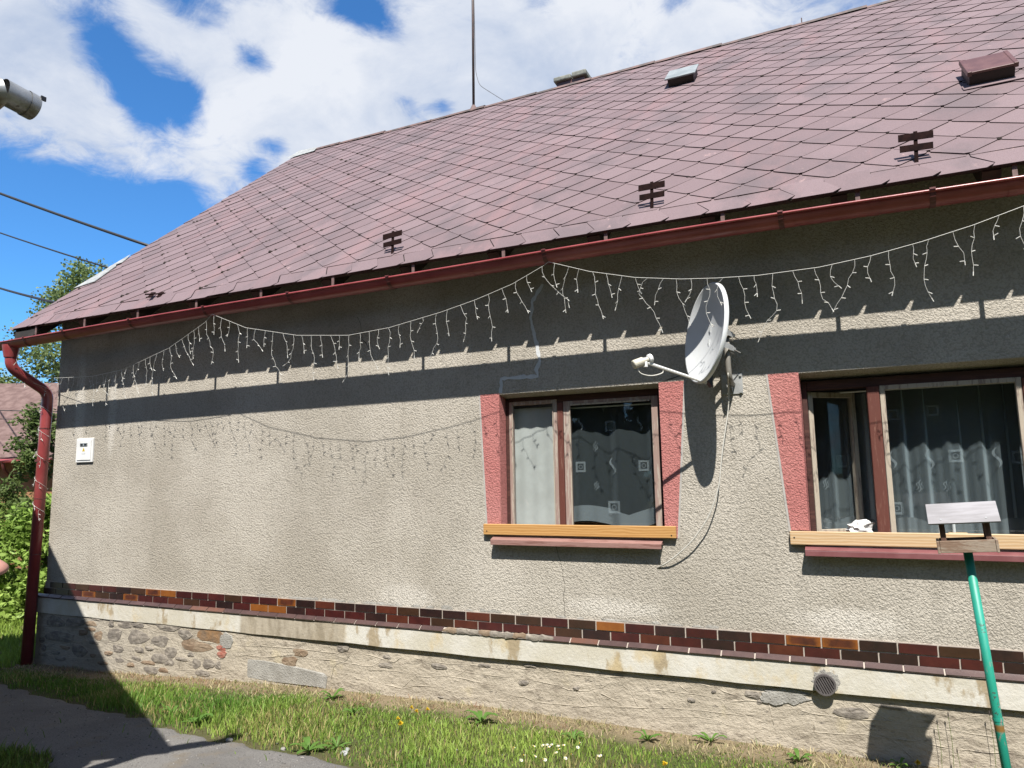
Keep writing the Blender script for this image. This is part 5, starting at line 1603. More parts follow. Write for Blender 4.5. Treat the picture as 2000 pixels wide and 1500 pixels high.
# ------------------------------------------------------------------ grass
def mk_leaf(name, rough=.55, trans=.45, tint=None):
    t = NT(name)
    t.n.remove(t.b)
    if tint is None:
        at = t.N('ShaderNodeAttribute'); at.attribute_name = 'tint'; c = t.mix(1.0, at.outputs['Color'], (0.80, 0.84, 0.74), 'MULTIPLY')
    else:
        c = t.mix(t.noise(12, 3, .6), tint[0], tint[1])
    df = t.N('ShaderNodeBsdfPrincipled'); df.inputs['Roughness'].default_value = rough; df.inputs['Specular IOR Level'].default_value = .25
    t.put(c, df.inputs['Base Color'])
    tl = t.N('ShaderNodeBsdfTranslucent')
    m = t.mix(0.5, c, (.25, .33, .03), 'MIX') if tint is None else c
    t.put(c, tl.inputs[0])
    mx = t.N('ShaderNodeMixShader'); mx.inputs[0].default_value = trans
    t.l.new(df.outputs[0], mx.inputs[1]); t.l.new(tl.outputs[0], mx.inputs[2])
    t.l.new(mx.outputs[0], t.out.inputs[0])
    return t.m
M_GRASS = mk_leaf('grass_blades', trans=.35)
M_LEAF = mk_leaf('tree_leaves', trans=.35)
def vnoise(x, y, s, seed=0):
    """cheap smooth value noise"""
    r_ = np.random.default_rng(seed); T = r_.random((64, 64))
    u = x * s + 500; v = y * s + 500
    i = np.floor(u).astype(int); j = np.floor(v).astype(int); fu = u - i; fv = v - j
    fu = fu * fu * (3 - 2 * fu); fv = fv * fv * (3 - 2 * fv)
    a = T[i % 64, j % 64]; b_ = T[(i + 1) % 64, j % 64]; c = T[i % 64, (j + 1) % 64]; d_ = T[(i + 1) % 64, (j + 1) % 64]
    return (a * (1 - fu) + b_ * fu) * (1 - fv) + (c * (1 - fu) + d_ * fu) * fv
def blades(x, y, h, w, tint, lean=.5):
    n = len(x)
    z = g(x, y)
    an = rng.random(n) * 6.283
    la = rng.random(n) * 6.283
    ll = h * lean * rng.random(n) ** .7
    wx, wy = np.cos(an) * w, np.sin(an) * w
    lx, ly = np.cos(la) * ll, np.sin(la) * ll
    P = np.zeros((n, 5, 3), np.float32)
    P[:, 0] = np.stack([x - wx, y - wy, z - .005], 1); P[:, 1] = np.stack([x + wx, y + wy, z - .005], 1)
    P[:, 2] = np.stack([x - wx * .75 + lx * .4, y - wy * .75 + ly * .4, z + h * .58], 1)
    P[:, 3] = np.stack([x + wx * .75 + lx * .4, y + wy * .75 + ly * .4, z + h * .58], 1)
    P[:, 4] = np.stack([x + lx, y + ly, z + h * (1 - .25 * lean * rng.random(n))], 1)
    b0 = np.arange(n)[:, None] * 5
    F = np.concatenate([b0 + [0, 1, 3], b0 + [0, 3, 2], b0 + [2, 3, 4]], 1).reshape(-1, 3)
    T = np.repeat(tint, 5, 0)
    return P.reshape(-1, 3), F, T
def lerp3(a, b_, t_):
    return np.asarray(a)[None] * (1 - t_[:, None]) + np.asarray(b_)[None] * t_[:, None]
def scatter(n, x0, x1, y0, y1, dens):
    x = rng.uniform(x0, x1, n); y = rng.uniform(y0, y1, n)
    k = rng.random(n) < dens(x, y)
    return x[k], y[k]
def road_d(x, y):   # 1 on the grass, falling to 0 on the gravel
    r_ = on_road(x, y)
    e = on_road(x + .06, y - .06) | on_road(x - .06, y - .06) | on_road(x, y - .10)
    return np.where(r_, .004, np.where(e, .35, 1.0))
def strip(x, y):
    bare = np.clip((-y - .10 - .34 * vnoise(x, y, 1.3, 4)) / .25, 0.05, 1)
    patch = .35 + .9 * vnoise(x, y, 2.2, 2)
    return np.clip(bare * patch * road_d(x, y), 0, 1)
VV = []; FF = []; TT = []; nb = 0
def push(P, F, T):
    global nb
    VV.append(P); FF.append(F + nb); TT.append(T); nb += len(P)
# lush blades on the strip in front of the house
x, y = scatter(150000, -10.2, 2.2, -3.0, -.04, strip)
t_ = np.clip(vnoise(x, y, 1.1, 7) * 1.5 - .25 + rng.normal(0, .16, len(x)), 0, 1)
tint = lerp3((.10, .20, .030), (.27, .35, .08), t_) * rng.uniform(.7, 1.3, (len(x), 1))
dryp = (rng.random(len(x)) < .10 + .28 * (vnoise(x, y, 1.6, 9) > .6))
tint[dryp] = lerp3((.30, .26, .11), (.42, .34, .17), rng.random(dryp.sum()))
near = np.clip((-y - .12) / .75, .25, 1)
h = (.025 + .085 * rng.random(len(x)) ** 1.6) * near * (.35 + 1.05 * vnoise(x, y, 1.7, 12))
push(*blades(x, y, h, .0028 + .002 * rng.random(len(x)), tint, .75))
# dead straw and short weeds along the wall foot
x, y = scatter(24000, -9.4, 2.2, -.62, -.03, lambda a, b_: .55 * np.clip(1.15 + b_ * 1.5, .1, 1) * np.clip(vnoise(a, b_, 3.0, 21) * 2 - .3, .05, 1))
tint = lerp3((.36, .28, .17), (.52, .43, .28), rng.random(len(x))) * rng.uniform(.7, 1.15, (len(x), 1))
gr = rng.random(len(x)) < .16
tint[gr] = lerp3((.07, .13, .02), (.15, .2, .04), rng.random(gr.sum()))
red = (vnoise(x, y, 2.6, 5) > .62) & (rng.random(len(x)) < .5)
tint[red] = lerp3((.24, .13, .09), (.34, .20, .14), rng.random(red.sum()))
push(*blades(x, y, .015 + .045 * rng.random(len(x)), .0022 + .0015 * rng.random(len(x)), tint, 1.7))
# lawn beyond the corner, to the left
x, y = scatter(90000, -20, -9.5, -1.1, 7.5, lambda a, b_: np.clip(.35 + vnoise(a, b_, .8, 3), 0, 1) * road_d(a, b_))
t_ = np.clip(vnoise(x, y, .7, 8) + rng.normal(0, .15, len(x)), 0, 1)
tint = lerp3((.14, .24, .04), (.30, .39, .08), t_) * rng.uniform(.8, 1.2, (len(x), 1))
push(*blades(x, y, .06 + .10 * rng.random(len(x)), .006 + .004 * rng.random(len(x)), tint, .6))
# rough verge on the near side of the driveway
x, y = scatter(26000, -9, -4.3, -4.6, -2.2, lambda a, b_: np.clip(vnoise(a, b_, 1.4, 6) * 1.2, 0, 1) * road_d(a, b_))
tint = lerp3((.06, .11, .02), (.17, .18, .06), rng.random(len(x)))
push(*blades(x, y, .03 + .06 * rng.random(len(x)), .003 + .002 * rng.random(len(x)), tint, .9))
gm = np_mesh('grass', np.concatenate(VV), np.concatenate(FF), M_GRASS, np.concatenate(TT))
tag(link('grass', gm), 'uneven green and straw-coloured grass along the house and lawn', 'grass', kind='stuff')

# gravel scattered on the driveway
x, y = scatter(26000, -8.5, -1.5, -4.4, -.9, lambda a, b_: np.where(on_road(a, b_ + .05), .55 * vnoise(a, b_, 1.8, 13) + .15, .02))
n = len(x)
oct_ = np.array([(1, 0, 0), (-1, 0, 0), (0, 1, 0), (0, -1, 0), (0, 0, 1), (0, 0, -.4)], np.float32)
of = np.array([(0, 2, 4), (2, 1, 4), (1, 3, 4), (3, 0, 4), (2, 0, 5), (1, 2, 5), (3, 1, 5), (0, 3, 5)])
sc = .003 + .007 * rng.random(n) ** 2.5
J = oct_[None] * (sc[:, None, None] * rng.uniform(.6, 1.4, (n, 6, 3)))
J[..., 2] *= .7
P = J + np.stack([x, y, g(x, y) + .012], 1)[:, None, :]
T = np.repeat(lerp3((.13, .125, .12), (.40, .385, .36), rng.random(n) ** 2.5), 6, 0)
M_PEB = NT('gravel_stone'); at = M_PEB.N('ShaderNodeAttribute'); at.attribute_name = 'tint'
M_PEB = M_PEB.done(at.outputs['Color'], .85, None, .3)
tag(link('gravel', np_mesh('gravel', P.reshape(-1, 3).astype(np.float32), (of[None] + np.arange(n)[:, None, None] * 6).reshape(-1, 3), M_PEB, T)), 'loose pale gravel grains on the driveway', 'gravel', kind='stuff')

# pale stones at the edge of the driveway
for i, (x_, y_, r_) in enumerate(((-3.484, -1.506, .030), (-3.52, -1.43, .022), (-3.946, -1.63, .020), (-4.881, -1.86, .018), (-4.453, -1.66, .026), (-3.684, -1.72, .016))):
    bm = bmesh.new(); bmesh.ops.create_icosphere(bm, subdivisions=2, radius=r_)
    rr = Random(i)
    for v in bm.verts: v.co *= 1 + rr.uniform(-.16, .16); v.co.z *= .65
    me = bpy.data.meshes.new('stone'); bm.to_mesh(me); bm.free(); me.materials.append(M_GREYFLASH if i < 2 else M_GREYMORT)
    o = link('stone', me); o.location = (x_, y_, float(g(x_, y_)) + r_ * .35)
    tag(o, ['largest pale stone at the driveway edge', 'second pale stone beside the largest one at the driveway edge', 'small stone where the grass meets the driveway', 'grey stone in the building shadow on the driveway', 'grey stone at the tip of the pipe shadow', 'smallest stone beside the rosette weeds'][i], 'stone', 'stones by the driveway')

# flowers and weeds
M_STEM = mk_leaf('flower_stem', tint=((.10, .17, .03), (.15, .2, .05)))
M_WEED = mk_leaf('weed_leaf', trans=.3, tint=((.055, .125, .022), (.10, .18, .035)))
M_DAND = simple('dandelion_yellow', (.80, .58, .01), (.72, .44, .01), 60, .6)
M_PETAL = simple('daisy_white', (.82, .82, .80), None, rough=.6)
def disc_flower(r_, n, layers, mat_n):
    s = MB()
    for L in range(layers):
        for k in range(n):
            a = 6.283 * (k + .5 * L) / n
            rr = r_ * (1 - .25 * L); w_ = r_ * 2.4 / n
            c_, s_ = math.cos(a), math.sin(a)
            z0 = .004 + .004 * L
            s.quad((-s_ * w_ * .4, c_ * w_ * .4, z0), (c_ * rr - s_ * w_, s_ * rr + c_ * w_, z0 + .004 * (1 + L)), (c_ * rr * 1.05 + s_ * w_ * .2, s_ * rr * 1.05 - c_ * w_ * .2, z0 + .003), (s_ * w_ * .4, -c_ * w_ * .4, z0))
    return s
def leaf_blade(s, L, W, ang, lift, z0=.005):
    c_, s_ = math.cos(ang), math.sin(ang)
    P = []
    for t_, w_ in ((0, .25), (.25, .65), (.5, .95), (.75, 1.0), (.92, .6), (1, .05)):
        r_ = L * t_; z = z0 + lift * math.sin(t_ * 2.2)
        P += [(c_ * r_ - s_ * W * w_, s_ * r_ + c_ * W * w_, z + .006), (c_ * r_, s_ * r_, z), (c_ * r_ + s_ * W * w_, s_ * r_ - c_ * W * w_, z + .006)]
    F = []
    for i in range(5):
        a = 3 * i
        F += [(a, a + 1, a + 4, a + 3), (a + 1, a + 2, a + 5, a + 4)]
    s.add(P, F)
def place_flower(name, label, group, cat, pos, hgt, head_me, ctr_me, seed):
    rr = Random(seed)
    o = thing(name, label, cat, (pos[0], pos[1], float(g(pos[0], pos[1]))), group)
    lx, ly = rr.uniform(-.015, .015), rr.uniform(-.02, .005)
    s = MB(); s.tube([(0, 0, -.01), (lx * .4, ly * .4, hgt * .6), (lx, ly, hgt)], .0018, 5); s.build('stem', M_STEM, o)
    h_ = link('flower_head', head_me, o); h_.location = (lx, ly, hgt - .003)
    h_.rotation_euler = (rr.uniform(.1, .6), rr.uniform(-.25, .25), rr.uniform(0, 6))
    if ctr_me:
        c_ = link('flower_centre', ctr_me, o); c_.location = h_.location; c_.rotation_euler = h_.rotation_euler
    return o
dand_me = disc_flower(.021, 16, 4, 0).mesh('flower_head', M_DAND)
daisy_me = disc_flower(.0125, 12, 1, 0).mesh('flower_head', M_PETAL)
s = MB(); s.tube([(0, 0, .003), (0, 0, .008), (0, 0, .010)], [.005, .0045, .001], 8); cen_me = s.mesh('flower_centre', M_DAND)
DAND = [(-3.51, -.597), (-3.377, -.7), (-3.335, -.625), (-3.424, -.885), (-3.358, -.933), (-1.232, -1.072), (.262, -.192)]
for i, p in enumerate(DAND):
    lab = ['left of the three upper yellow dandelions nearest the wall', 'middle and lowest of the three upper yellow dandelions', 'right of the three upper yellow dandelions', 'left of the two lower yellow dandelions in the tall grass', 'right of the two lower yellow dandelions in the tall grass'][i] if i < 5 else ('lone yellow dandelion in the grass left of the air grate, at the bottom edge' if i == 5 else 'yellow dandelion under the bird feeder shadow on the plinth')
    place_flower('dandelion', lab, 'dandelions in the grass', 'flower', p, (.09, .10, .10, .09, .085, .09, .065)[i], dand_me, None, i)
DAISY = [(-2.298, -1.111), (-2.159, -1.065), (-2.115, -1.036), (-2.096, -1.004), (-2.067, -.993), (-2.055, -1.034), (-1.988, -1.067), (-1.952, -.999), (-1.878, -.953), (-1.872, -.904), (-2.157, -1.246), (-2.076, -1.257), (-2.002, -1.31), (-1.986, -1.28), (-1.86, -1.241), (-1.867, -1.1), (-1.667, -1.094), (-1.64, -1.12), (-2.142, -1.363), (-1.877, -1.208), (-1.986, -1.11), (-2.0, -1.006)]
for i, p in enumerate(DAISY):
    place_flower('daisy', 'small white daisy in the patch of daisies below the small window', 'daisies below the small window', 'flower', p, .085 + .02 * ((i * 7) % 5) / 5, daisy_me, cen_me, 50 + i)
WEED = [(-5.018, -1.45, 'at the driveway edge near the pipe shadow'), (-5.5, -1.30, 'at the edge of the building shadow'), (-3.75, -1.58, 'at the driveway edge beside the pale stones'), (-3.62, -1.42, 'just behind the pale stones'), (-4.54, -.331, 'at the wall foot under the grey cement patch'),
        (-4.031, -.687, 'left of the five dandelions'), (-2.907, -.456, 'right of the five dandelions'), (-2.058, -.563, 'behind the patch of daisies'), (-1.551, -.304, 'at the wall foot below the cable end'), (-1.108, -.14, 'at the wall foot left of the air grate'), (.16, -.153, 'in the bird feeder shadow'), (-.473, -.297, 'below the air grate')]
for i, (wx_, wy_, where) in enumerate(WEED):
    rr = Random(i + 5); p = (wx_, wy_)
    o = thing('rosette_weed', 'low broad-leaved weed ' + where, 'plant', (p[0], p[1], float(g(*p))), 'broad-leaved weeds in the grass strip')
    k = rr.randint(6, 9); sz = rr.uniform(.6, 1.2)
    for q in range(k):
        s = MB(); leaf_blade(s, rr.uniform(.08, .15) * sz, rr.uniform(.012, .022) * sz, 6.283 * q / k + rr.uniform(-.3, .3), rr.uniform(.02, .08) * sz)
        s.build('leaf', M_WEED, o, smooth=True)
for i, (p, h_) in enumerate((((.42, -.06), .30), ((.49, -.06), .36), ((.73, -.07), .40), ((.52, -.10), .14))):
    o = thing('plantain', ['thin brown-headed plantain stalk nearest the feeder shadow', 'second plantain stalk beside the feeder shadow', 'tallest plantain stalk close to the green pole', 'short plantain stalk low in front of the others'][i], 'plant', (p[0], p[1], float(g(*p))), 'plantain stalks by the plinth')
    s = MB(); s.tube([(0, 0, 0), (.004, .002, h_ * .5), (-.006, .0, h_)], .0016, 5); s.build('stem', M_STEM, o)
    s = MB(); s.tube([(-.006, 0, h_ - .005), (-.006, 0, h_ + .012), (-.006, 0, h_ + .028)], [.002, .005, .002], 7); s.build('seed_head', M_OLDWOOD, o)

# ------------------------------------------------------------------ trees and shrubs
M_BARK = simple('grey_brown_bark', (.11, .085, .065), (.17, .14, .11), 6, .9, .6, 20, stretch=(3, 3, .5), dist=.03)
def make_tree(name, label, cat, loc, height, spread, zlow, nleaf, leaf, tints, seed, group=None, trunk_r=.18, lobes=14, droop=0.0, slim=1.0):
    rr = np.random.default_rng(seed); pr = Random(seed)
    o = thing(name, label, cat, loc, group)
    s = MB()
    top = height * .78
    pts = [(pr.uniform(-.03, .03) * k * height * .2, pr.uniform(-.03, .03) * k * height * .2, top * k / 6) for k in range(7)]
    s.tube(pts, [trunk_r * (1 - .13 * k) for k in range(7)], 9)
    cl = []
    for k in range(lobes):
        zc = zlow + (height - zlow) * ((k + .5) / lobes) ** .9
        f = math.sin(math.pi * min(1, max(.06, (zc - zlow) / (height - zlow) * .86 + .10))) ** .7
        a = k * 2.4 + pr.uniform(-.4, .4)
        rad = spread * f * pr.uniform(.35, .80)
        c = Vector((math.cos(a) * rad, math.sin(a) * rad, zc))
        base = Vector((0, 0, max(.1, min(top, zc * .72))))
        mid = base.lerp(c, .5) + Vector((0, 0, .08 * height * .3))
        s.tube([base, mid, c], [trunk_r * .42, trunk_r * .25, trunk_r * .07], 6)
        cl.append((c, spread * pr.uniform(.30, .52)))
    s.build('trunk', M_BARK, o, smooth=True)
    n = nleaf
    ci = rr.integers(0, len(cl), n)
    C_ = np.array([tuple(c) for c, r_ in cl])[ci]; Rr = np.array([r_ for c, r_ in cl])[ci]
    d_ = rr.normal(size=(n, 3)); d_ /= np.linalg.norm(d_, axis=1)[:, None]
    q = rr.random(n) ** .45
    # clumps: pull leaves to twig centres
    tw = rr.normal(size=(len(cl) * 22, 3)); tw /= np.linalg.norm(tw, axis=1)[:, None]; tw *= (rr.random(len(tw)) ** .4)[:, None]
    pick = tw[ci * 22 + rr.integers(0, 22, n)]
    off = .62 * pick + .30 * d_ * q[:, None]
    P = C_ + off * Rr[:, None] * np.array([1, 1, .85 * slim])
    P[:, 2] -= droop * rr.random(n)
    u = rr.normal(size=(n, 3)); u[:, 2] = u[:, 2] * .6 - droop * 1.2; u /= np.linalg.norm(u, axis=1)[:, None]
    w = np.cross(u, rr.normal(size=(n, 3))); w /= np.linalg.norm(w, axis=1)[:, None]
    ls = leaf * rr.uniform(.6, 1.25, n)[:, None]
    asp = .42 if droop == 0 else .20
    V = np.stack([P - u * ls * .5, P + w * ls * asp, P + u * ls * .5, P - w * ls * asp], 1).reshape(-1, 3)
    F = np.arange(n * 4).reshape(n, 4)
    t_ = np.clip(rr.random(n) * .7 + .3 * (ci % 3) / 2, 0, 1)
    T = np.repeat(lerp3(tints[0], tints[1], t_), 4, 0)
    link('crown', np_mesh('crown', V.astype(np.float32), F, M_LEAF, T), o)
    return o
GT = ((.11, .16, .055), (.26, .31, .14))
GT2 = ((.10, .16, .04), (.23, .30, .09))
SG = ((.17, .27, .05), (.34, .45, .12))
def G(x_, y_): return (x_, y_, float(g(x_, y_)))
make_tree('tree', 'tall loose-crowned tree showing behind the roof corner and gutter', 'tree', G(-26.5, 11.7), 10.4, 3.3, 2.5, 26000, .115, GT, 1, 'trees behind the house', lobes=20)
make_tree('tree', 'dark tree at the far left edge behind the downspout neck', 'tree', G(-31.5, 10.0), 7.3, 2.6, 2.0, 14000, .14, GT2, 2, 'trees behind the house', lobes=14)
make_tree('tree', 'low tree crown just right of the downspout neck, above the red roof', 'tree', G(-30.0, 14.2), 6.6, 2.4, 1.5, 12000, .14, GT2, 12, 'trees behind the house', lobes=12)
make_tree('willow_shrub', 'bright green willow-like shrub at the left edge above the lawn', 'shrub', G(-14.0, .75), 2.55, 1.35, .15, 15000, .13, SG, 3, 'shrubs left of the downspout', trunk_r=.04, lobes=22, droop=.22)
make_tree('willow_shrub', 'bright green shrub close behind the downspout', 'shrub', G(-12.9, 2.25), 2.1, 1.15, .1, 13000, .13, SG, 4, 'shrubs left of the downspout', trunk_r=.04, lobes=20, droop=.22)
make_tree('willow_shrub', 'taller grey-green shrub in front of the red neighbouring roof', 'shrub', G(-15.9, 3.9), 3.9, 1.1, .6, 10000, .11, ((.075, .12, .035), (.16, .20, .07)), 5, 'shrubs left of the downspout', trunk_r=.05, lobes=16, droop=.1)
make_tree('willow_shrub', 'shaded shrub behind the others at the lawn end', 'shrub', G(-18.5, 3.5), 2.6, 2.0, .1, 10000, .15, GT2, 6, 'shrubs left of the downspout', trunk_r=.05, lobes=18, droop=.15)
# trees across the yard behind the photographer: the window panes mirror them
BT = [(-17, -27, 12), (-9, -24, 14), (-1.5, -26, 13), (6, -23, 14.5), (13, -26, 13), (21, -22, 14), (28, -27, 12), (-13, -31, 15), (-5, -31, 15), (2.5, -31, 16), (10, -31, 15)]
first = None
for i, (x_, y_, h_) in enumerate(BT):
    lab = 'dark tree across the yard, %s from the left' % ('first', 'second', 'third', 'fourth', 'fifth', 'sixth', 'seventh', 'first of the back row', 'second of the back row', 'third of the back row', 'fourth of the back row')[i]
    if first is None:
        first = make_tree('yard_tree', lab, 'tree', G(x_, y_), 13.0, 5.6, .5, 17000, .66, GT, 9, 'trees across the yard', trunk_r=.25, lobes=26)
        first.scale = (1, 1, h_ / 13)
    else:
        c_ = first.copy(); COL.objects.link(c_); c_['label'] = lab; c_.location = G(x_, y_); c_.rotation_euler.z = i * 1.3; c_.scale = (1, 1, h_ / 13)
        for k_ in first.children:
            d2 = k_.copy(); COL.objects.link(d2); d2.parent = c_

# ------------------------------------------------------------------ neighbouring house behind the shrubs
nh = thing('neighbour_house', 'low house with a weathered red roof and orange wall behind the shrubs', 'house', (-20.6, 6.5, -.6))
nh.rotation_euler.z = R(27)
M_NROOF = simple('weathered_red_roof', (.125, .068, .058), (.20, .125, .11), 5.0, .8, .2, 20, local=False)
M_NWALL = simple('orange_plaster', (.33, .155, .075), (.40, .20, .10), 2, .9, .2, 30, local=False)
s = MB(); s.box(-7, 7, .45, 6.5, 0, 3.1); s.build('wall', M_NWALL, nh)
s = MB()
ez, rz_ = 3.10, 5.65
s.add([(-7.5, 0, ez), (7.5, 0, ez), (7.5, 3.5, rz_), (-7.5, 3.5, rz_), (7.5, 7, ez), (-7.5, 7, ez)], [(0, 1, 2, 3), (3, 2, 4, 5)])
s.add([(-7.5, 0, ez - .12), (7.5, 0, ez - .12), (7.5, 0, ez), (-7.5, 0, ez)], [(0, 1, 2, 3)])
s.add([(-7.5, 0, ez - .12), (7.5, 0, ez - .12), (7.5, 3.5, rz_ - .12), (-7.5, 3.5, rz_ - .12)], [(3, 2, 1, 0)])
nroof = s.build('roof', M_NROOF, nh)
for k in range(11):
    s = MB(); s.box(-6.9 + 1.35 * k, -6.78 + 1.35 * k, .06, .5, ez - .24, ez - .125); s.build('rafter_end', M_FRAME_RED, nh)
s = MB(); s.tube([(-7.5, -.06, ez - .10), (7.5, -.06, ez - .12)], .055, 8); s.build('gutter', M_GUTTER, nh)
s = MB(); s.tube(smooth_path([(-.75, -.06, ez - .12), (-.75, .02, ez - .35), (-.75, .38, ez - .60), (-.75, .40, 0)]), .045, 8); s.build('downpipe', M_GUTTER2, nh)
s = MB(); s.box(-2.6, -1.5, .42, .47, 1.0, 2.3); s.build('window', M_FRAME_PALE, nh)
s = MB(); s.box(-2.5, -1.6, .40, .415, 1.1, 2.2); s.build('window_pane', M_BLACK, nh)

# ------------------------------------------------------------------ shed left of the camera that shades the driveway, and its flue
sh = thing('shed', 'neighbouring outbuilding left of the picture, its shadow falling on driveway and plinth', 'shed', (-3.72, -4.35, -.1))
LD = Vector((-.878, .478, 0)); IN = Vector((-.478, -.878, 0))
A0 = Vector((-3.72, -4.35, 3.60))
def sp(a, b_, z): 
    p = A0 + LD * a + IN * b_; return (p.x, p.y, z)
ch = []
s = MB()
lw, dw = 6.6, 6.0
c = [sp(.18, .45, -.5), sp(lw, .45, -.5), sp(lw, dw, -.5), sp(.18, dw, -.5)]
t4 = [(p[0], p[1], 3.45) for p in c]
s.add(c + t4, [(0, 1, 5, 4), (1, 2, 6, 5), (2, 3, 7, 6), (3, 0, 4, 7)])
rdg = [sp(.18, (.45 + dw) / 2, 5.35), sp(lw, (.45 + dw) / 2, 5.35)]
s.add([t4[0], t4[3], rdg[0]], [(0, 1, 2)]); s.add([t4[1], t4[2], rdg[1]], [(0, 1, 2)])
ch.append(s.build('wall', M_WALL))
s = MB()
mid_b = (.45 + dw) / 2
for (e0, e1) in ((0, mid_b), (dw + .45, mid_b)):
    z0, z1 = 3.60, 5.60
    V = [sp(0, e0, z0), sp(lw + .2, e0, z0), sp(lw + .2, e1, z1), sp(0, e1, z1)]
    s.add(V + [(p[0], p[1], p[2] - .10) for p in V], [(0, 1, 2, 3), (7, 6, 5, 4), (0, 4, 5, 1), (1, 5, 6, 2), (2, 6, 7, 3), (3, 7, 4, 0)])
ch.append(s.build('roof', M_TILE))
rebase(sh, ch)
fl = thing('flue_pipe', 'dented galvanised pipe elbow sticking in at the upper left edge', 'pipe', (-3.54, -4.07, 3.59))
def mk_dirtypipe():
    t = NT('dirty_zinc')
    x, y, z = t.sepxyz()
    c = t.mix(t.rng(t.noise(14, 5, .65), .3, .7), (.40, .41, .41), (.52, .53, .53))
    c = t.mix(t.math('MULTIPLY', t.rng(t.noise(9, 5, .6), .42, .62), t.rng(z, 3.52, 3.60, 1, 0)), c, (.16, .13, .075))
    c = t.mix(t.rng(t.noise(30, 5, .7), .66, .72), c, (.10, .08, .06))
    return t.done(c, .42, t.bump(t.noise(12, 4, .6), .3, .008), .5, .55)
M_ZINC = mk_dirtypipe()
T_ = Vector((-3.545, -3.925, 3.585)); E_ = Vector((-3.545, -4.075, 3.600)); L_ = Vector((-3.98, -4.26, 3.22)); K_ = Vector((-4.10, -4.62, 3.05))
ch = []
s = MB(); s.tube([E_ - Vector((0, .0, 0)), E_.lerp(T_, .72)], .062, 22, cap=False); ch.append(s.build('pipe_section', M_ZINC, smooth=True))
s = MB(); s.tube([E_.lerp(T_, .70), T_], .0655, 22, cap=False); s.tube([T_, E_.lerp(T_, .70)], .060, 22, cap=False); ch.append(s.build('end_collar', M_ZINC, smooth=True))
s = MB(); s.tube([E_ + Vector((.0, .012, -.001)), E_ + Vector((-.012, -.012, -.010)), L_, K_], .0625, 22, cap=False); ch.append(s.build('elbow', M_ZINC, smooth=True))
s = MB(); s.box(T_.x + .052, T_.x + .060, T_.y - .002, T_.y + .022, T_.z + .028, T_.z + .05); ch.append(s.build('bent_tab', M_BLACK))
rebase(fl, ch)

# ------------------------------------------------------------------ person at the left edge (only an elbow reaches into the picture)
pe = thing('person', 'person just outside the left edge, only a bare bent elbow showing', 'person', (-4.70, -3.655, float(g(-4.70, -3.655))))
M_SKIN = simple('skin', (.55, .27, .21), (.62, .33, .26), 8, .5)
M_SHIRT = simple('maroon_shirt', (.10, .025, .03), (.14, .04, .045), 8, .85)
M_TROU = simple('dark_trousers', (.03, .035, .05), (.045, .05, .07), 8, .85)
M_HAIR = simple('brown_hair', (.05, .03, .018), None, rough=.7)
def skin_obj(name, verts, edges, radii, mat, parent, root=0, sub=2):
    me = bpy.data.meshes.new(name); me.from_pydata(verts, edges, []); me.materials.append(mat)
    o = link(name, me, parent)
    o.modifiers.new('skin', 'SKIN'); 
    if not me.skin_vertices: me.attributes  # layer is made by the modifier
    return o
def skin_build(name, verts, edges, radii, mat, parent, root=0):
    bm = bmesh.new()
    L = bm.verts.layers.skin.verify()
    vs_ = [bm.verts.new(v) for v in verts]
    for v, r_ in zip(vs_, radii):
        v[L].radius = (r_, r_) if not isinstance(r_, tuple) else r_
    vs_[root][L].use_root = True
    bm.verts.index_update()
    for a, b_ in edges: bm.edges.new((vs_[a], vs_[b_]))
    me = bpy.data.meshes.new(name); bm.to_mesh(me); bm.free()
    me.materials.append(mat)
    o = link(name, me, parent)
    o.modifiers.new('skin', 'SKIN').use_smooth_shade = True
    m = o.modifiers.new('sub', 'SUBSURF'); m.levels = 2; m.render_levels = 2
    return o
# local frame: x towards the picture (camera right), y towards the house wall side, z up
pe.rotation_euler.z = CAM_YAW
gzp = pe.location.z
EZ = 1.262 - gzp
Ev = Matrix.Rotation(-CAM_YAW, 3, 'Z') @ (Vector((-4.345, -3.485, 0)) - Vector((-4.70, -3.655, 0)))
ex, ey = Ev.x, Ev.y
body_v = [(0, 0, .95), (0, 0, 1.12), (0, 0, 1.32), (0, .0, 1.45), (0, .01, 1.53), (0, .0, 1.60), (0, .0, 1.68), (0, .01, 1.75),
          (.19, 0, 1.43), (ex + .055, ey, EZ), (.25, -.06, 1.535), (.175, -.07, 1.60),
          (-.19, 0, 1.43), (-.25, .0, 1.15), (-.24, -.10, .90), (-.24, -.13, .82),
          (.10, 0, .90), (.11, .01, .50), (.11, .03, .09), (.11, -.13, .04), (-.10, 0, .90), (-.11, .01, .50), (-.11, .03, .09), (-.11, -.13, .04)]
body_e = [(0, 1), (1, 2), (2, 3), (3, 4), (4, 5), (5, 6), (6, 7), (3, 8), (8, 9), (9, 10), (10, 11), (3, 12), (12, 13), (13, 14), (14, 15), (0, 16), (16, 17), (17, 18), (18, 19), (0, 20), (20, 21), (21, 22), (22, 23)]
body_r = [(.15, .10), (.135, .095), (.15, .105), (.09, .07), .055, (.072, .085), (.082, .098), (.066, .080), .055, .043, .036, .034, .055, .043, .034, .032, .075, .055, .04, .038, .075, .055, .04, .038]
skin_build('body', body_v, body_e, body_r, M_SKIN, pe)
sv = [(0, 0, .84), (0, 0, 1.12), (0, 0, 1.32), (0, 0, 1.44), (.19, 0, 1.44), (.19 + (ex - .22) * .62, ey * .62, 1.44 + (EZ - 1.44) * .62), (-.19, 0, 1.44), (-.225, 0, 1.28)]
skin_build('shirt', sv, [(0, 1), (1, 2), (2, 3), (3, 4), (4, 5), (3, 6), (6, 7)], [(.17, .12), (.155, .115), (.17, .125), (.10, .085), .072, .064, .072, .064], M_SHIRT, pe)
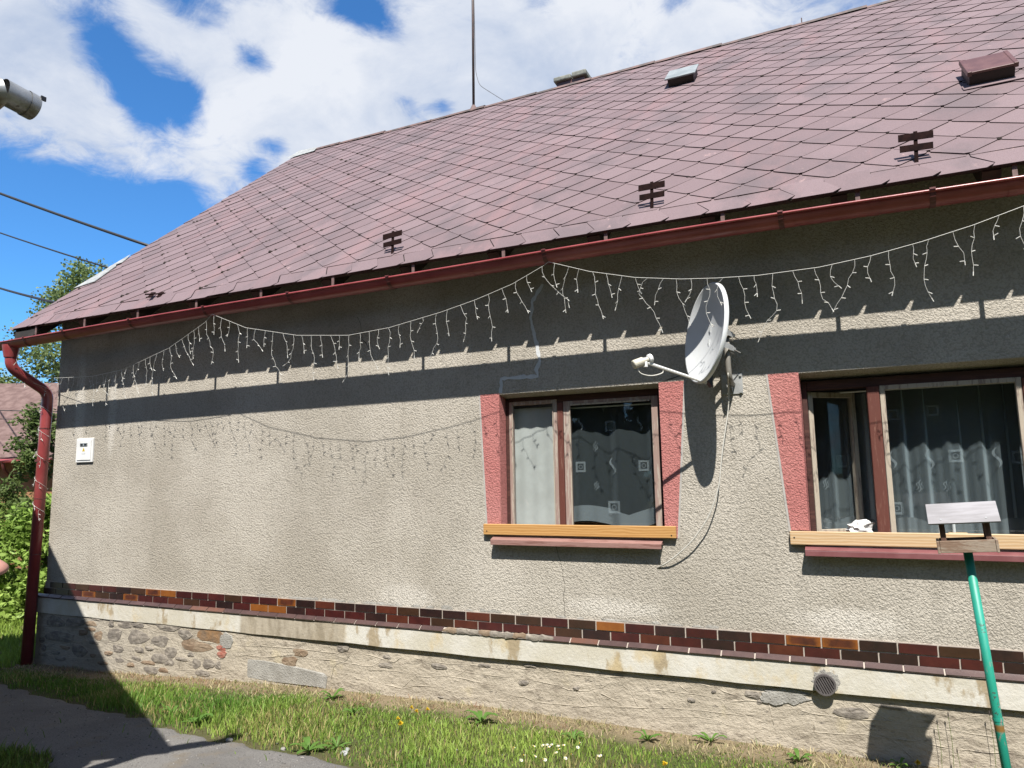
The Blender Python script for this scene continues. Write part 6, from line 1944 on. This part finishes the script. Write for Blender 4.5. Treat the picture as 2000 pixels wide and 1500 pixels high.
tv = [(0, 0, .98), (.10, 0, .90), (.11, .01, .50), (.11, .03, .10), (-.10, 0, .90), (-.11, .01, .50), (-.11, .03, .10)]
skin_build('trousers', tv, [(0, 1), (1, 2), (2, 3), (0, 4), (4, 5), (5, 6)], [(.15, .105), .092, .075, .065, .095, .075, .065], M_TROU, pe)
def finger_set(name, base, dirv, side):
    b_ = Vector(base); d_ = Vector(dirv).normalized(); s_ = Vector(side).normalized(); dn_ = d_.cross(s_)
    V = [b_]; E = []; Rr = [.028]
    for k, (o_, L) in enumerate(((-.030, .065), (-.010, .078), (.010, .072), (.028, .055))):
        i0 = len(V)
        V += [b_ + d_ * .045 + s_ * o_, b_ + d_ * (.045 + L * .55) + s_ * o_ + dn_ * .008, b_ + d_ * (.045 + L) + s_ * o_ + dn_ * .028]
        Rr += [.0105, .009, .0075]
        E += [(0, i0), (i0, i0 + 1), (i0 + 1, i0 + 2)]
    i0 = len(V)
    V += [b_ + d_ * .01 - s_ * .042, b_ + d_ * .05 - s_ * .058 + dn_ * .012]; Rr += [.012, .009]; E += [(0, i0), (i0, i0 + 1)]
    skin_build(name, [tuple(v) for v in V], E, Rr, M_SKIN, pe)
finger_set('hand', (.175, -.07, 1.60), (-.45, .05, .8), (0, 1, .1))
finger_set('hand', (-.24, -.13, .82), (0, -.2, -1), (0, 1, -.2))
s = MB()
bm = bmesh.new(); bmesh.ops.create_uvsphere(bm, u_segments=24, v_segments=16, radius=.1)
dele = []
for v in bm.verts:
    v.co = Vector((v.co.x * .98, v.co.y * 1.12, v.co.z * 1.12))
    if v.co.z < .045 - .9 * max(0, v.co.y + .02) and v.co.y < .05: dele.append(v)
    elif v.co.z < -.06: dele.append(v)
bmesh.ops.delete(bm, geom=dele, context='VERTS')
me = bpy.data.meshes.new('hair'); bm.to_mesh(me); bm.free(); me.materials.append(M_HAIR)
me.polygons.foreach_set('use_smooth', [True] * len(me.polygons))
o = link('hair', me, pe); o.location = (0, .008, 1.69)
so = o.modifiers.new('thick', 'SOLIDIFY'); so.thickness = .012
s = MB()
s.tube([(0, -.086, 1.675), (0, -.108, 1.640), (0, -.090, 1.632)], [.007, .013, .009], 8); s.build('nose', M_SKIN, pe, smooth=True)
for sx in (-1, 1):
    s = MB(); s.tube([(sx * .032, -.078, 1.672), (sx * .032, -.086, 1.672)], [.011, .006], 8); s.build('eye', M_BLACK, pe)
    s = MB(); s.tube([(sx * .076, .01, 1.625), (sx * .090, .018, 1.65), (sx * .080, .01, 1.675)], [.008, .013, .009], 8); s.build('ear', M_SKIN, pe, smooth=True)
s = MB(); s.tube([(-.022, -.074, 1.597), (0, -.083, 1.595), (.022, -.074, 1.597)], [.004, .006, .004], 6); s.build('mouth', M_FRAME_RED, pe)
for sx in (-1, 1):
    s = MB(); s.tube([(sx * .11, .07, .04), (sx * .11, -.02, .05), (sx * .11, -.18, .03)], [.045, .052, .04], 10); s.build('shoe', M_BLACK, pe, smooth=True)
